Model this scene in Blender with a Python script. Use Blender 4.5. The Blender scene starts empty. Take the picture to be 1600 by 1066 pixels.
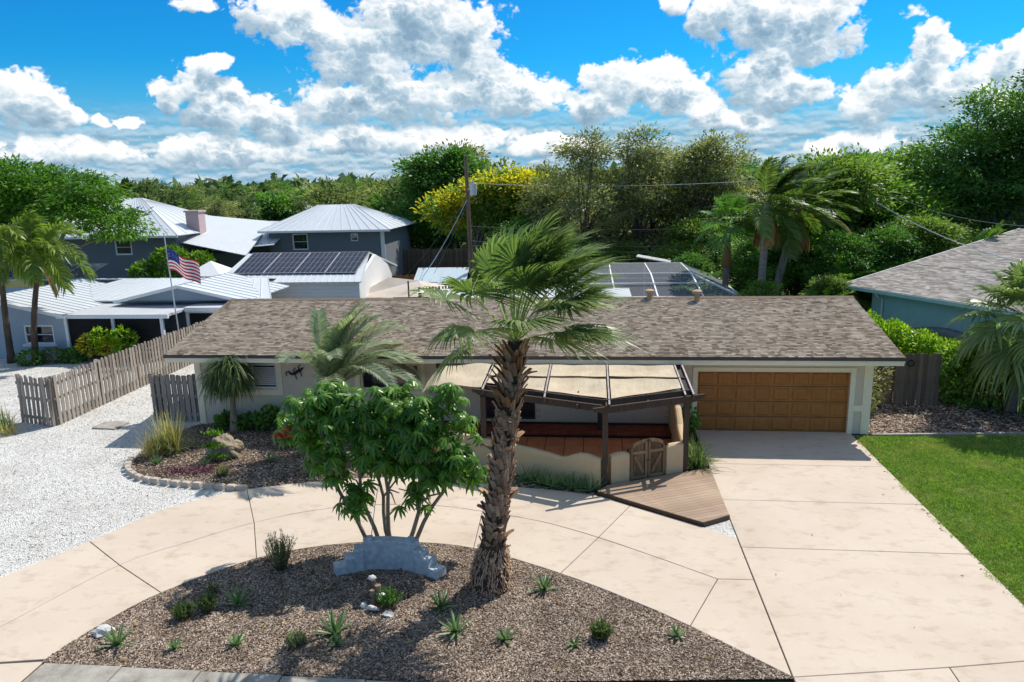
import bpy, math, random
import numpy as np
from mathutils import Matrix, Vector
R = math.radians
sc = bpy.context.scene
col = sc.collection
random.seed(7)
RNG = np.random.default_rng(11)

# ------------------------------------------------------------------ camera
def look_basis(yaw, pitch, roll):
    f = Vector((-math.sin(yaw)*math.cos(pitch), math.cos(yaw)*math.cos(pitch), -math.sin(pitch)))
    r = Vector((math.cos(yaw), math.sin(yaw), 0)); u = r.cross(f)
    return f, r*math.cos(roll) - u*math.sin(roll), u*math.cos(roll) + r*math.sin(roll)
cf, cr, cu = look_basis(R(6.5), R(12.3), R(1.3))
cam = bpy.data.cameras.new('camera'); cam_o = bpy.data.objects.new('camera', cam); col.objects.link(cam_o)
m = Matrix((cr, cu, -cf)).transposed().to_4x4(); m.translation = (0, 0, 8.4); cam_o.matrix_world = m
cam.sensor_width = 36; cam.lens = 1150/1600*36; cam.clip_end = 6000; cam.clip_start = .1
sc.camera = cam_o

# ------------------------------------------------------------------ sun, sky, exposure
SUNV = Vector((.52, .60, 1.0)).normalized()
sun = bpy.data.lights.new('sun', 'SUN'); sun.energy = 2.6; sun.angle = R(.53); sun.color = (1, .95, .87)
sun_o = bpy.data.objects.new('sun', sun); col.objects.link(sun_o)
sun_o.rotation_euler = SUNV.to_track_quat('Z', 'Y').to_euler(); sun_o.location = (0, 0, 60)
sc.view_settings.view_transform = 'Standard'; sc.view_settings.look = 'None'
sc.view_settings.exposure = 1.05; sc.view_settings.gamma = 1.0; sc.view_settings.use_curve_mapping = False
sc.cycles.max_bounces = 6; sc.cycles.transparent_max_bounces = 12
sc.cycles.use_denoising = True

CLOUDS = [(-39.0,5.8,1.7,1.9),(-37.4,5.3,2.1,1.8),(-36.1,4.6,1.5,1.0),(-34.1,4.4,.9,.7),(-32.6,4.3,.7,.5),(-27.4,12.0,2.0,.8),(-27.4,8.2,1.7,.7),
 (-29.8,6.1,1.8,1.4),(-28.0,6.6,1.7,1.6),(-26.6,5.5,2.6,1.9),(-24.1,5.1,2.2,1.7),(-22.5,4.3,1.8,1.3),(-22.7,11.6,2.8,1.8),(-19.7,10.5,3.6,2.2),
 (-16.7,8.8,4.6,2.9),(-12.9,11.4,5.6,3.6),(-9.3,10.1,3.3,3.5),(-14.6,6.2,7.1,2.2),(-8.0,6.6,3.8,2.2),(-4.7,6.1,2.8,1.8),(-18.7,5.8,3.7,2.2),
 (1.5,6.8,2.5,2.0),(3.8,6.9,2.7,1.7),(6.1,5.7,3.1,2.0),(.1,5.3,2.8,1.6),(8.4,4.7,1.8,1.3),(5.5,11.9,2.2,.9),(9.0,11.0,3.0,1.8),
 (12.0,10.4,4.5,2.8),(14.9,9.7,3.0,2.9),(11.7,7.1,3.1,2.9),(13.9,5.7,2.5,1.9),(15.7,10.5,2.4,2.3),(18.4,4.6,2.3,1.4),(20.3,5.7,2.2,1.8),
 (22.0,7.1,1.6,2.5),(22.9,5.1,2.8,2.0),(25.3,5.7,2.3,2.1),(27.2,6.6,1.4,2.2),(27.5,4.0,2.6,1.5),(-2.8,2.4,5.7,.9),(-11.0,3.0,7.2,1.2),
 (17.8,1.9,3.5,1.0),(-36.7,2.6,4.9,1.0),(-26.9,2.5,7.0,1.3),(-17.5,3.3,5.6,1.2),(10.2,3.8,3.9,1.0),
 # same cumulus outside the frame; unseen upper clouds added to whiten the fill light
 (-52,7,5,2.6),(-60,12,7,4),(-75,6,6,2.6),(-95,9,8,4),(-120,6,7,3),(-150,10,9,4.5),(178,7,8,3),(150,11,9,4),(120,7,7,3),(95,10,8,4),(72,6,6,2.6),(58,12,7,4),(44,6,5,2.5),(36,9,4,2.6),
 (-20,22,8,4),(8,24,9,4.5),(38,26,8,4),(-48,27,9,4.5),(-5,40,12,7),(60,34,10,5),(-85,30,11,6),(-130,28,11,6),(110,30,11,6),(160,32,12,6),(30,48,12,6),(-50,50,14,7),(120,55,16,7),(-140,56,16,7),(-28,17,6,3),(24,17,6,3.2),(-70,18,7,4),(70,20,8,4),(-20,32,10,5),(20,36,10,5),(85,48,14,6),(-110,44,14,6),(0,62,24,8),(180,62,24,8),(90,72,40,8),(-90,72,40,8)]

def build_world():
    w = bpy.data.worlds.new('World'); sc.world = w; w.use_nodes = True
    nt = w.node_tree; nt.nodes.clear(); L = nt.links
    def N(t, **k):
        n = nt.nodes.new(t)
        for a, b in k.items(): setattr(n, a, b)
        return n
    def sock(s, v):
        if hasattr(v, 'links'): L.new(v, s)
        else: s.default_value = v
    def M(op, a, b=0.0, c=0.0, clamp=False):
        n = N('ShaderNodeMath', operation=op, use_clamp=clamp)
        for i, v in enumerate((a, b, c)): sock(n.inputs[i], v)
        return n.outputs[0]
    def VM(op, a, b=(0,0,0), c=(0,0,0)):
        n = N('ShaderNodeVectorMath', operation=op)
        for i, v in enumerate((a, b, c)):
            if i < len(n.inputs): sock(n.inputs[i], v)
        return n.outputs['Value'] if op in ('LENGTH', 'DOT_PRODUCT') else n.outputs[0]
    def MR(v, a, b, c=0., d=1., smooth=True):
        n = N('ShaderNodeMapRange', interpolation_type='SMOOTHSTEP' if smooth else 'LINEAR')
        sock(n.inputs[0], v)
        for i, q in enumerate((a, b, c, d)): n.inputs[i+1].default_value = q
        return n.outputs[0]
    def MIX(f, a, b):
        n = N('ShaderNodeMix', data_type='RGBA'); sock(n.inputs[0], f); sock(n.inputs[6], a); sock(n.inputs[7], b)
        return n.outputs[2]
    sky = N('ShaderNodeTexSky', sky_type='NISHITA'); sky.sun_disc = False
    sky.sun_elevation = math.asin(SUNV.z); sky.sun_rotation = math.atan2(SUNV.x, SUNV.y)
    sky.altitude = 0; sky.air_density = 1.0; sky.dust_density = .4; sky.ozone_density = 2.5
    hs = N('ShaderNodeHueSaturation'); hs.inputs['Saturation'].default_value = 1.25; hs.inputs['Value'].default_value = .95
    L.new(sky.outputs[0], hs.inputs['Color'])
    tc = N('ShaderNodeTexCoord'); d = tc.outputs['Generated']
    sx = N('ShaderNodeSeparateXYZ'); L.new(d, sx.inputs[0])
    az = M('MULTIPLY', M('ARCTAN2', sx.outputs[0], sx.outputs[1]), 180/math.pi)
    el = M('MULTIPLY', M('ARCSINE', sx.outputs[2]), 180/math.pi)
    cb = N('ShaderNodeCombineXYZ'); L.new(az, cb.inputs[0]); L.new(el, cb.inputs[1]); P = cb.outputs[0]
    # wobble the outlines
    def noise(vec, scale, detail, rough=.55, off=(0,0,0), sy=1.35):
        v = VM('MULTIPLY_ADD', vec, (scale, scale*sy, 0), off)
        n = N('ShaderNodeTexNoise', noise_dimensions='2D'); n.inputs['Scale'].default_value = 1.0
        n.inputs['Detail'].default_value = detail; n.inputs['Roughness'].default_value = rough
        L.new(v, n.inputs['Vector']); return n.outputs['Fac']
    nw = N('ShaderNodeTexNoise', noise_dimensions='2D'); nw.inputs['Scale'].default_value = .32; nw.inputs['Detail'].default_value = 3
    L.new(P, nw.inputs['Vector'])
    Pw = VM('ADD', P, VM('MULTIPLY', VM('SUBTRACT', nw.outputs['Color'], (.5,.5,.5)), (3.2, 1.8, 0)))
    def body(Pv):
        acc = None
        for (a, e, rx, ry) in CLOUDS:
            ln = VM('LENGTH', VM('MULTIPLY_ADD', Pv, (1/rx, 1/ry, 0), (-a/rx, -(e)/ry, 0)))
            q = M('SUBTRACT', 1.0, ln)
            acc = q if acc is None else M('SMOOTH_MAX', acc, q, .25)
        return acc
    D0 = body(Pw); DU = body(VM('ADD', Pw, (.35, 1.0, 0)))
    f1 = noise(P, .42, 7, .56)
    # billows: each puff is lit on its upper, sunward side
    nf_ = N('ShaderNodeTexNoise', noise_dimensions='2D'); nf_.inputs['Scale'].default_value = 1.1; nf_.inputs['Detail'].default_value = 4; L.new(P, nf_.inputs['Vector'])
    Pf = VM('ADD', P, VM('MULTIPLY', VM('SUBTRACT', nf_.outputs['Color'], (.5, .5, .5)), (1.1, .9, 0)))
    def puffs(scale, smooth):
        v = N('ShaderNodeTexVoronoi', voronoi_dimensions='2D', feature='SMOOTH_F1'); v.inputs['Scale'].default_value = scale; v.inputs['Smoothness'].default_value = smooth
        q = VM('MULTIPLY', Pf, (1, 1.3, 0)); L.new(q, v.inputs['Vector'])
        up = VM('DOT_PRODUCT', VM('SUBTRACT', q, v.outputs['Position']), (.35*scale, .94*scale, 0))
        return up, v.outputs['Distance']
    u1, d1 = puffs(.55, .6); u2, d2 = puffs(1.5, .6); u3, d3 = puffs(3.6, .6)
    D = M('ADD', M('ADD', D0, M('MULTIPLY', MR(el, 13., 24.), .5)), M('MULTIPLY', M('SUBTRACT', f1, .5), 1.15))  # cloud above the view is thickened to raise the fill light
    D = M('ADD', D, M('ADD', M('MULTIPLY', M('SUBTRACT', .45, d1), .30), M('ADD', M('MULTIPLY', M('SUBTRACT', .45, d2), .26), M('MULTIPLY', M('SUBTRACT', .45, d3), .14))))
    mask = MR(D, .05, .30)
    g = M('SUBTRACT', D0, DU)
    relief = M('ADD', M('MULTIPLY', u1, .26), M('ADD', M('MULTIPLY', u2, .17), M('MULTIPLY', u3, .07)))
    core = MR(D, .40, 1.25)
    lowf = noise(P, .2, 3, .5, off=(3.1, 9.4, 0))
    lit = M('ADD', M('ADD', M('MULTIPLY', g, .80), relief), M('SUBTRACT', .72, M('MULTIPLY', core, M('ADD', .22, M('MULTIPLY', lowf, .95)))), clamp=True)
    ramp = N('ShaderNodeValToRGB'); L.new(lit, ramp.inputs[0])
    el0 = ramp.color_ramp.elements; el0[0].position = .10; el0[0].color = (.85, 1.3, 1.72, 1); el0[1].position = 1.0; el0[1].color = (3.5, 3.5, 3.5, 1)
    e = el0.new(.48); e.color = (1.4, 1.88, 2.25, 1); e = el0.new(.78); e.color = (2.6, 2.85, 3.0, 1)
    # thin low cloud decks near the horizon
    hz = noise(P, .42, 6, .56, off=(1.7, 5.2, 0), sy=3.4); hzs = noise(P, .42, 6, .56, off=(1.74, 5.5, 0), sy=3.4)
    band = M('MULTIPLY', MR(el, 6.2, 2.2), MR(hz, .26, .50))
    bcol = MIX(M('ADD', .55, M('MULTIPLY', M('SUBTRACT', hz, hzs), 3.2), clamp=True), (.85, 1.4, 1.85, 1), (2.2, 2.55, 2.8, 1))
    blue = MIX(1.0, hs.outputs[0], (.03, .30, .45, 1)); nt.nodes[-1].blend_type = 'MULTIPLY'
    clear = MIX(MR(el, 9.0, .5, 0., .9), blue, (.6, 1.5, 2.3, 1))
    base = MIX(M('MULTIPLY', band, .85), clear, bcol)
    out = MIX(M('MULTIPLY', mask, .97), base, ramp.outputs[0])
    # below the horizon: haze-coloured
    out = MIX(MR(el, -1.0, .3), (2.2, 3.0, 3.6, 1), out)
    bg = N('ShaderNodeBackground'); L.new(out, bg.inputs[0]); bg.inputs[1].default_value = .15
    o = N('ShaderNodeOutputWorld'); L.new(bg.outputs[0], o.inputs[0])
    w.cycles.sampling_method = 'MANUAL'; w.cycles.sample_map_resolution = 512
build_world()

# ------------------------------------------------------------------ materials
MATS = {}
class NB:
    """small node builder"""
    def __init__(s, name):
        s.m = bpy.data.materials.new(name); s.m.use_nodes = True; s.nt = s.m.node_tree; s.nt.nodes.clear(); MATS[name] = s.m
        s.out = s.n('ShaderNodeOutputMaterial')
    def n(s, t, **k):
        q = s.nt.nodes.new(t)
        for a, b in k.items(): setattr(q, a, b)
        return q
    def set(s, i, v):
        if hasattr(v, 'links'): s.nt.links.new(v, i)
        else: i.default_value = v
    def coord(s, kind='Object'): return s.n('ShaderNodeTexCoord').outputs[kind]
    def world(s): return s.n('ShaderNodeNewGeometry').outputs['Position']
    def scale(s, v, k):
        q = s.n('ShaderNodeVectorMath', operation='MULTIPLY'); s.set(q.inputs[0], v); q.inputs[1].default_value = k if isinstance(k, tuple) else (k,)*3; return q.outputs[0]
    def noise(s, v, sc_, det=4, rough=.55):
        q = s.n('ShaderNodeTexNoise'); s.set(q.inputs['Vector'], v); q.inputs['Scale'].default_value = sc_; q.inputs['Detail'].default_value = det; q.inputs['Roughness'].default_value = rough
        return q.outputs['Fac']
    def voro(s, v, sc_, out='Color', feat='F1'):
        q = s.n('ShaderNodeTexVoronoi', feature=feat); s.set(q.inputs['Vector'], v); q.inputs['Scale'].default_value = sc_; return q.outputs[out]
    def attr(s, nm='v'):
        q = s.n('ShaderNodeAttribute', attribute_name=nm); return q.outputs['Fac']
    def rnd(s): return s.n('ShaderNodeObjectInfo').outputs['Random']
    def math(s, op, a, b=0., clamp=False):
        q = s.n('ShaderNodeMath', operation=op, use_clamp=clamp); s.set(q.inputs[0], a); s.set(q.inputs[1], b); return q.outputs[0]
    def ramp(s, f, stops, interp='LINEAR'):
        q = s.n('ShaderNodeValToRGB'); s.set(q.inputs[0], f); cr_ = q.color_ramp; cr_.interpolation = interp
        while len(cr_.elements) < len(stops): cr_.elements.new(.5)
        for e, (p, c) in zip(cr_.elements, stops): e.position = p; e.color = (*c, 1) if len(c) == 3 else c
        return q.outputs[0]
    def mix(s, f, a, b, mode='MIX'):
        q = s.n('ShaderNodeMix', data_type='RGBA', blend_type=mode); s.set(q.inputs[0], f)
        for i, v in ((6, a), (7, b)): s.set(q.inputs[i], (*v, 1) if isinstance(v, tuple) and len(v) == 3 else v)
        return q.outputs[2]
    def bump(s, h, strength=.5, dist=.02):
        q = s.n('ShaderNodeBump'); s.set(q.inputs['Height'], h); q.inputs['Strength'].default_value = strength; q.inputs['Distance'].default_value = dist; return q.outputs[0]
    def bsdf(s, color, rough=.8, spec=.3, metal=0., normal=None, trans=None, alpha=None):
        q = s.n('ShaderNodeBsdfPrincipled'); s.set(q.inputs['Base Color'], (*color, 1) if isinstance(color, tuple) and len(color) == 3 else color)
        s.set(q.inputs['Roughness'], rough); q.inputs['Specular IOR Level'].default_value = spec; q.inputs['Metallic'].default_value = metal
        if normal is not None: s.set(q.inputs['Normal'], normal)
        if alpha is not None: q.inputs['Alpha'].default_value = alpha
        r = q.outputs[0]
        if trans is not None:
            t = s.n('ShaderNodeBsdfTranslucent'); s.set(t.inputs[0], (*trans[1], 1) if isinstance(trans[1], tuple) else trans[1])
            mx = s.n('ShaderNodeMixShader'); mx.inputs[0].default_value = trans[0]; s.nt.links.new(r, mx.inputs[1]); s.nt.links.new(t.outputs[0], mx.inputs[2]); r = mx.outputs[0]
        s.nt.links.new(r, s.out.inputs[0]); return s.m

def plain(name, c, rough=.7, spec=.3, metal=0., var=.18, nscale=6., bump=.15, bdist=.01):
    b = NB(name); o = b.coord(); n1 = b.noise(o, nscale, 6); n2 = b.noise(o, nscale*.13, 3)
    f = b.math('ADD', b.math('MULTIPLY', n1, .6), b.math('MULTIPLY', n2, .4))
    k = b.ramp(f, [(.3, tuple(x*(1-var) for x in c)), (.7, tuple(min(1, x*(1+var)) for x in c))])
    return b.bsdf(k, rough, spec, metal, b.bump(n1, bump, bdist))

def leafmat(name, dark, mid, light, rough=.42, spec=.35, tr=.28, k=1.7):
    dark, mid, light = [tuple(min(.85, x*k) for x in q) for q in (dark, mid, light)]; tr = tr+.16
    b = NB(name); v = b.attr('v'); r = b.rnd()
    c = b.ramp(v, [(0., dark), (.5, mid), (1., light)])
    c = b.mix(.5, c, b.ramp(r, [(0., (.78,.78,.74)), (1., (1.2, 1.16, 1.0))]), 'MULTIPLY')
    t = b.mix(1., c, (1.25, 1.38, .75), 'MULTIPLY')
    return b.bsdf(c, rough, spec, trans=(tr, t))

def wood(name, dark, light, along=(1, 1, .06), sc_=22, rough=.8, rv=.28):
    b = NB(name); o = b.coord(); g = b.noise(b.scale(o, along), sc_, 6, .65); big = b.noise(o, 1.7, 3)
    f = b.math('ADD', b.math('MULTIPLY', g, .75), b.math('MULTIPLY', b.rnd(), rv))
    c = b.ramp(f, [(.3, dark), (.75, light)])
    c = b.mix(.35, c, b.ramp(big, [(.35, (.55,.52,.5)), (.65, (1.15,1.12,1.1))]), 'MULTIPLY')
    return b.bsdf(c, rough, .2, normal=b.bump(g, .4, .006))

# ---- ground stuff
def make_materials():
    b = NB('earth'); p = b.world(); n1 = b.noise(p, .25, 5); n2 = b.noise(p, 3., 6)
    b.bsdf(b.mix(n2, b.ramp(n1, [(.35, (.05,.075,.025)), (.65, (.11,.10,.055))]), (.06,.07,.03)), .95, .1)
    b = NB('shell_gravel'); p = b.world(); v = b.voro(p, 46.); sep = b.n('ShaderNodeSeparateColor'); b.set(sep.inputs[0], v)
    big = b.noise(p, .55, 5); mid = b.noise(p, 3.2, 5)
    c = b.ramp(sep.outputs[0], [(0., (.20,.185,.165)), (.12, (.46,.44,.41)), (.32, (.74,.715,.675)), (1., (.87,.85,.81))])
    c = b.mix(.8, c, b.ramp(b.math('ADD', b.math('MULTIPLY', big, .6), b.math('MULTIPLY', mid, .4)), [(.34, (.70,.68,.65)), (.58, (1,1,1))]), 'MULTIPLY')
    b.bsdf(c, .9, .2, normal=b.bump(b.voro(p, 46., 'Distance'), .9, .03))
    b = NB('gravel_stone'); r = b.attr('v'); b.bsdf(b.ramp(r, [(0., (.16,.15,.14)), (.22, (.5,.485,.46)), (1., (.80,.785,.75))]), .85, .2)
    b = NB('mulch_bed'); p = b.world(); v = b.voro(b.scale(p, (1, 1.6, 1)), 26.); sep = b.n('ShaderNodeSeparateColor'); b.set(sep.inputs[0], v)
    c = b.ramp(sep.outputs[1], [(0., (.035,.024,.018)), (.5, (.13,.092,.068)), (1., (.30,.235,.185))])
    b.bsdf(b.mix(.5, c, b.ramp(b.noise(p, 1.1, 4), [(.35,(.65,.6,.58)), (.65,(1.2,1.15,1.1))]), 'MULTIPLY'), .95, .1, normal=b.bump(b.voro(p, 26., 'Distance'), 1., .03))
    b = NB('mulch_chip'); v = b.attr('v'); p = b.world()
    c = b.ramp(v, [(0., (.055,.04,.03)), (.35, (.185,.138,.106)), (.7, (.36,.29,.235)), (1., (.60,.515,.435))])
    b.bsdf(b.mix(.6, c, b.ramp(b.noise(p, .9, 4), [(.38,(.62,.56,.52)), (.62,(1.15,1.08,1.0))]), 'MULTIPLY'), .9, .15)
    b = NB('drive_concrete'); p = b.world(); n1 = b.noise(p, .45, 6, .6); n2 = b.noise(b.scale(p, (1, 1.6, 1)), 1.8, 7, .68); n3 = b.noise(p, 60., 3)
    c = b.ramp(n1, [(.3, (.52,.425,.335)), (.7, (.60,.505,.41))])
    c = b.mix(b.ramp(n2, [(.52, (0,0,0)), (.75, (.68,.68,.68))]), c, (.37,.27,.19))
    c = b.mix(b.ramp(b.noise(p, .9, 8, .72), [(.58, (0,0,0)), (.74, (.42,.42,.42))]), c, (.34,.28,.21))
    c = b.mix(.25, c, b.ramp(n3, [(.3, (.75,.75,.75)), (.7, (1.15,1.15,1.15))]), 'MULTIPLY')
    c = b.mix(.35, c, b.ramp(b.rnd(), [(0., (.93,.92,.92)), (1., (1.05,1.04,1.03))]), 'MULTIPLY')
    b.bsdf(c, .82, .25, normal=b.bump(n3, .12, .004))
    b = NB('grey_concrete'); p = b.world(); n2 = b.noise(p, 2.2, 8, .7); n3 = b.noise(p, 40., 3)
    b.bsdf(b.mix(.3, b.ramp(n2, [(.3, (.20,.18,.15)), (.7, (.46,.43,.38))]), b.ramp(n3, [(.3,(.6,.6,.6)), (.7,(1.2,1.2,1.2))]), 'MULTIPLY'), .9, .2, normal=b.bump(n3, .3, .006))
    b = NB('asphalt'); p = b.world(); b.bsdf(b.ramp(b.noise(p, 50., 4), [(.3,(.035,.035,.036)), (.7,(.075,.073,.07))]), .9, .2)
    b = NB('joint_dark'); b.bsdf((.055,.042,.032), .95, .1)
    b = NB('lawn_soil'); p = b.world(); b.bsdf(b.ramp(b.noise(p, 2.5, 6), [(.3,(.08,.12,.028)), (.7,(.18,.19,.07))]), .95, .1)
    b = NB('grass_blade'); v = b.attr('v'); p = b.world(); n = b.noise(p, .9, 5)
    c = b.ramp(v, [(0.,(.11,.20,.03)), (.6,(.24,.38,.055)), (1.,(.45,.55,.14))])
    c = b.mix(b.ramp(n, [(.46,(0,0,0)), (.7,(.8,.8,.8))]), c, (.40,.41,.14)); c = b.mix(.6, c, b.ramp(b.noise(p, 3.5, 4), [(.35,(.62,.66,.6)), (.65,(1.2,1.2,1.15))]), 'MULTIPLY')
    b.bsdf(c, .5, .25, trans=(.35, b.mix(1., c, (1.3,1.5,.5), 'MULTIPLY')))
    # ---- buildings
    def shingle(name, stops):
        b = NB(name); v = b.attr('v'); p = b.world(); c = b.ramp(v, stops); n = b.noise(p, 90., 3); big = b.noise(p, .6, 5)
        c = b.mix(.5, c, b.ramp(n, [(.3,(.6,.6,.6)), (.7,(1.35,1.35,1.35))]), 'MULTIPLY')
        c = b.mix(.4, c, b.ramp(big, [(.35,(.8,.8,.8)), (.65,(1.15,1.13,1.1))]), 'MULTIPLY')
        st = b.noise(b.scale(p, (1.6, .12, .12)), 1.4, 5, .6); c = b.mix(.45, c, b.ramp(st, [(.38,(.74,.73,.72)), (.6,(1.08,1.07,1.05))]), 'MULTIPLY')
        b.bsdf(c, .95, .12, normal=b.bump(n, .5, .004))
    shingle('shingle_brown', [(0.,(.21,.152,.108)), (.25,(.37,.28,.20)), (.55,(.455,.353,.258)), (.8,(.52,.41,.308)), (1.,(.63,.51,.39))])
    shingle('shingle_grey', [(0.,(.15,.138,.13)), (.4,(.225,.21,.20)), (.75,(.285,.27,.26)), (1.,(.36,.345,.335))])
    plain('stucco_grey', (.66,.56,.44), .9, .15, var=.10, nscale=30, bump=.35)
    plain('stucco_tan', (.58,.44,.265), .9, .15, var=.10, nscale=25, bump=.4)
    plain('cream_trim', (.88,.765,.56), .6, .3, var=.06)
    plain('white_paint', (.78,.78,.77), .5, .4, var=.05)
    plain('porch_brick_paint', (.78,.69,.54), .8, .2, var=.1, nscale=20)
    plain('slate_wall', (.17,.185,.205), .85, .2, var=.08, nscale=8)
    plain('bluegrey_wall', (.36,.42,.47), .85, .2, var=.06, nscale=10)
    plain('teal_wall', (.38,.58,.585), .85, .2, var=.08, nscale=4)
    plain('pink_stucco', (.48,.36,.36), .9, .15, var=.08)
    plain('metal_roof_white', (.60,.625,.645), .35, .5, .0, var=.05, nscale=2, bump=.03)
    plain('flat_roof_grey', (.46,.47,.49), .8, .2, var=.08, nscale=2)
    plain('dark_drip', (.075,.068,.062), .6, .3)
    plain('gutter_grey', (.50,.50,.50), .45, .4, var=.05)
    plain('dark_bronze', (.045,.036,.031), .5, .4)
    wood('pergola_brown', (.055,.038,.028), (.115,.082,.062))
    wood('weathered_batten', (.30,.26,.25), (.55,.5,.48))
    wood('weathered_fence', (.19,.16,.13), (.46,.40,.34), (1, 1, .05))
    wood('dark_fence', (.10,.075,.055), (.25,.195,.15), (1, 1, .05))
    wood('orange_fence', (.20,.095,.03), (.40,.21,.08), (1, 1, .05))
    wood('door_oak', (.32,.12,.03), (.48,.205,.058), (.25, 1, 4), 9, .45)
    wood('door_oak_panel', (.37,.14,.036), (.54,.235,.068), (4, 1, .25), 9, .45, .08)
    wood('rustic_gate', (.06,.035,.02), (.30,.19,.10), (1, 1, .08), 26)
    wood('rustic_gate_light', (.16,.095,.05), (.42,.28,.155), (1, 1, .08), 26)
    wood('deck_board', (.30,.205,.14), (.44,.325,.235), (.05, 1, 1), 25, .6)
    wood('pole_wood', (.12,.085,.06), (.30,.22,.16), (1, 1, .05), 14)
    wood('deck_fascia', (.08,.05,.032), (.15,.10,.066), (.05, 1, 1), 25)
    b = NB('terracotta'); o = b.world(); r = b.rnd(); n = b.noise(o, 5., 5)
    b.bsdf(b.mix(.6, b.ramp(n, [(.3,(.60,.22,.095)), (.7,(.74,.33,.16))]), b.ramp(r, [(0.,(.88,.86,.85)), (1.,(1.08,1.06,1.05))]), 'MULTIPLY'), .55, .4)
    b = NB('red_brick'); o = b.world(); r = b.rnd(); n = b.noise(o, 14., 5)
    b.bsdf(b.mix(.7, b.ramp(n, [(.3,(.22,.06,.035)), (.7,(.36,.12,.07))]), b.ramp(r, [(0.,(.6,.6,.6)), (1.,(1.2,1.15,1.1))]), 'MULTIPLY'), .85, .2)
    b = NB('canvas'); o = b.world(); n = b.noise(b.scale(o, (1, 1, 3)), 2.2, 5); w = b.noise(o, 120., 2)
    wr = b.noise(b.scale(o, (2.2, .7, 1)), 2.6, 5, .6); c = b.mix(.2, b.ramp(n, [(.3,(.60,.49,.345)), (.7,(.70,.595,.435))]), b.ramp(wr, [(.35,(.8,.78,.74)), (.65,(1.12,1.1,1.08))]), 'MULTIPLY')
    b.bsdf(c, .8, .2, normal=b.bump(wr, .7, .05), trans=(.25, c))
    b = NB('tent_canvas'); o = b.world(); n = b.noise(o, 1.2, 4); c = b.ramp(n, [(.3,(.62,.52,.43)), (.7,(.75,.66,.56))]); b.bsdf(c, .9, .1, trans=(.15, c))
    b = NB('window_glass'); o = b.world(); b.bsdf(b.ramp(b.noise(o, .8, 2), [(.4,(.012,.015,.018)), (.6,(.03,.036,.042))]), .04, .8)
    b = NB('blind_white'); b.bsdf((.62,.62,.60), .7, .3)
    b = NB('dark_screen'); b.bsdf((.008,.009,.01), .6, .2)
    b = NB('pool_screen')
    t = b.n('ShaderNodeBsdfTransparent'); dd = b.n('ShaderNodeBsdfDiffuse'); dd.inputs[0].default_value = (.26,.275,.30,1)
    mx = b.n('ShaderNodeMixShader'); mx.inputs[0].default_value = .42; b.nt.links.new(t.outputs[0], mx.inputs[1]); b.nt.links.new(dd.outputs[0], mx.inputs[2]); b.nt.links.new(mx.outputs[0], b.out.inputs[0])
    b = NB('solar_cell'); b.bsdf((.012,.013,.024), .22, .5)
    b = NB('skylight_panel'); b.bsdf((.55,.66,.70), .2, .6)
    plain('planter_blue', (.46,.50,.52), .85, .2, var=.30, nscale=9, bump=.35)
    plain('coral_rock', (.30,.245,.175), .95, .1, var=.4, nscale=9, bump=1., bdist=.05)
    plain('edging_stone', (.46,.40,.335), .95, .1, var=.22, nscale=14, bump=.8, bdist=.02)
    plain('pale_rock', (.55,.53,.50), .95, .1, var=.25, nscale=12, bump=.8)
    plain('galvanised', (.55,.57,.59), .4, .5, .3, var=.06)
    plain('black_iron', (.02,.02,.022), .55, .4)
    plain('wire', (.16,.16,.165), .6, .3)
    plain('kayak_grey', (.10,.12,.14), .45, .4)
    plain('van_white', (.72,.73,.75), .25, .5, var=.02)
    plain('terracotta_pipe', (.50,.33,.20), .8, .2)
    # ---- plants
    def bark(name, a, c, sc_=6., along=(1, 1, .25)):
        b = NB(name); o = b.coord(); n = b.noise(b.scale(o, along), sc_, 7, .65); b.bsdf(b.ramp(n, [(.3, a), (.7, c)]), .95, .1, normal=b.bump(n, .9, .04))
    bark('bark_grey', (.10,.085,.07), (.27,.24,.21)); bark('bark_brown', (.055,.038,.028), (.17,.125,.09))
    bark('bark_pale', (.20,.145,.095), (.47,.375,.27), 7.); bark('palm_bark', (.16,.135,.115), (.34,.30,.265), 10., (.4, .4, 2.5))
    bark('palm_root', (.035,.024,.018), (.13,.088,.06), 16.)
    b = NB('palm_boot'); v = b.attr('v'); r = b.rnd(); o = b.coord(); n = b.noise(b.scale(o, (3, 3, .6)), 9., 5)
    c = b.ramp(n, [(.3,(.15,.085,.05)), (.7,(.52,.37,.26))]); b.bsdf(b.mix(.8, c, b.ramp(r, [(0.,(.5,.42,.38)), (.6,(1.,.9,.82)), (1.,(1.3,1.25,1.22))]), 'MULTIPLY'), .9, .15, normal=b.bump(n, .5, .01))
    b = NB('palm_boot_rust'); r = b.rnd(); o = b.coord(); n = b.noise(b.scale(o, (3, 3, .6)), 9., 5)
    c = b.ramp(n, [(.3,(.14,.066,.034)), (.7,(.46,.26,.135))]); b.bsdf(b.mix(.8, c, b.ramp(r, [(0.,(.45,.4,.36)), (1.,(1.35,1.2,1.05))]), 'MULTIPLY'), .9, .15)
    leafmat('leaf_washingtonia', (.065,.11,.03), (.15,.215,.07), (.32,.38,.18), .38, .4, .30, k=1.2)
    leafmat('leaf_pindo', (.11,.14,.085), (.215,.26,.17), (.36,.41,.29), .5, .3, .22, k=1.2)
    leafmat('leaf_schefflera', (.022,.075,.008), (.06,.17,.014), (.19,.33,.05), .33, .45, .24, k=1.1)
    leafmat('leaf_coconut', (.035,.065,.015), (.075,.125,.028), (.17,.21,.06), .4, .4, .25)
    leafmat('leaf_xmas', (.06,.11,.015), (.13,.20,.03), (.27,.33,.06), .4, .4, .3, k=1.2)
    leafmat('leaf_poinciana', (.03,.085,.01), (.07,.17,.018), (.15,.27,.04), .5, .3, .3, k=1.25)
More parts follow.
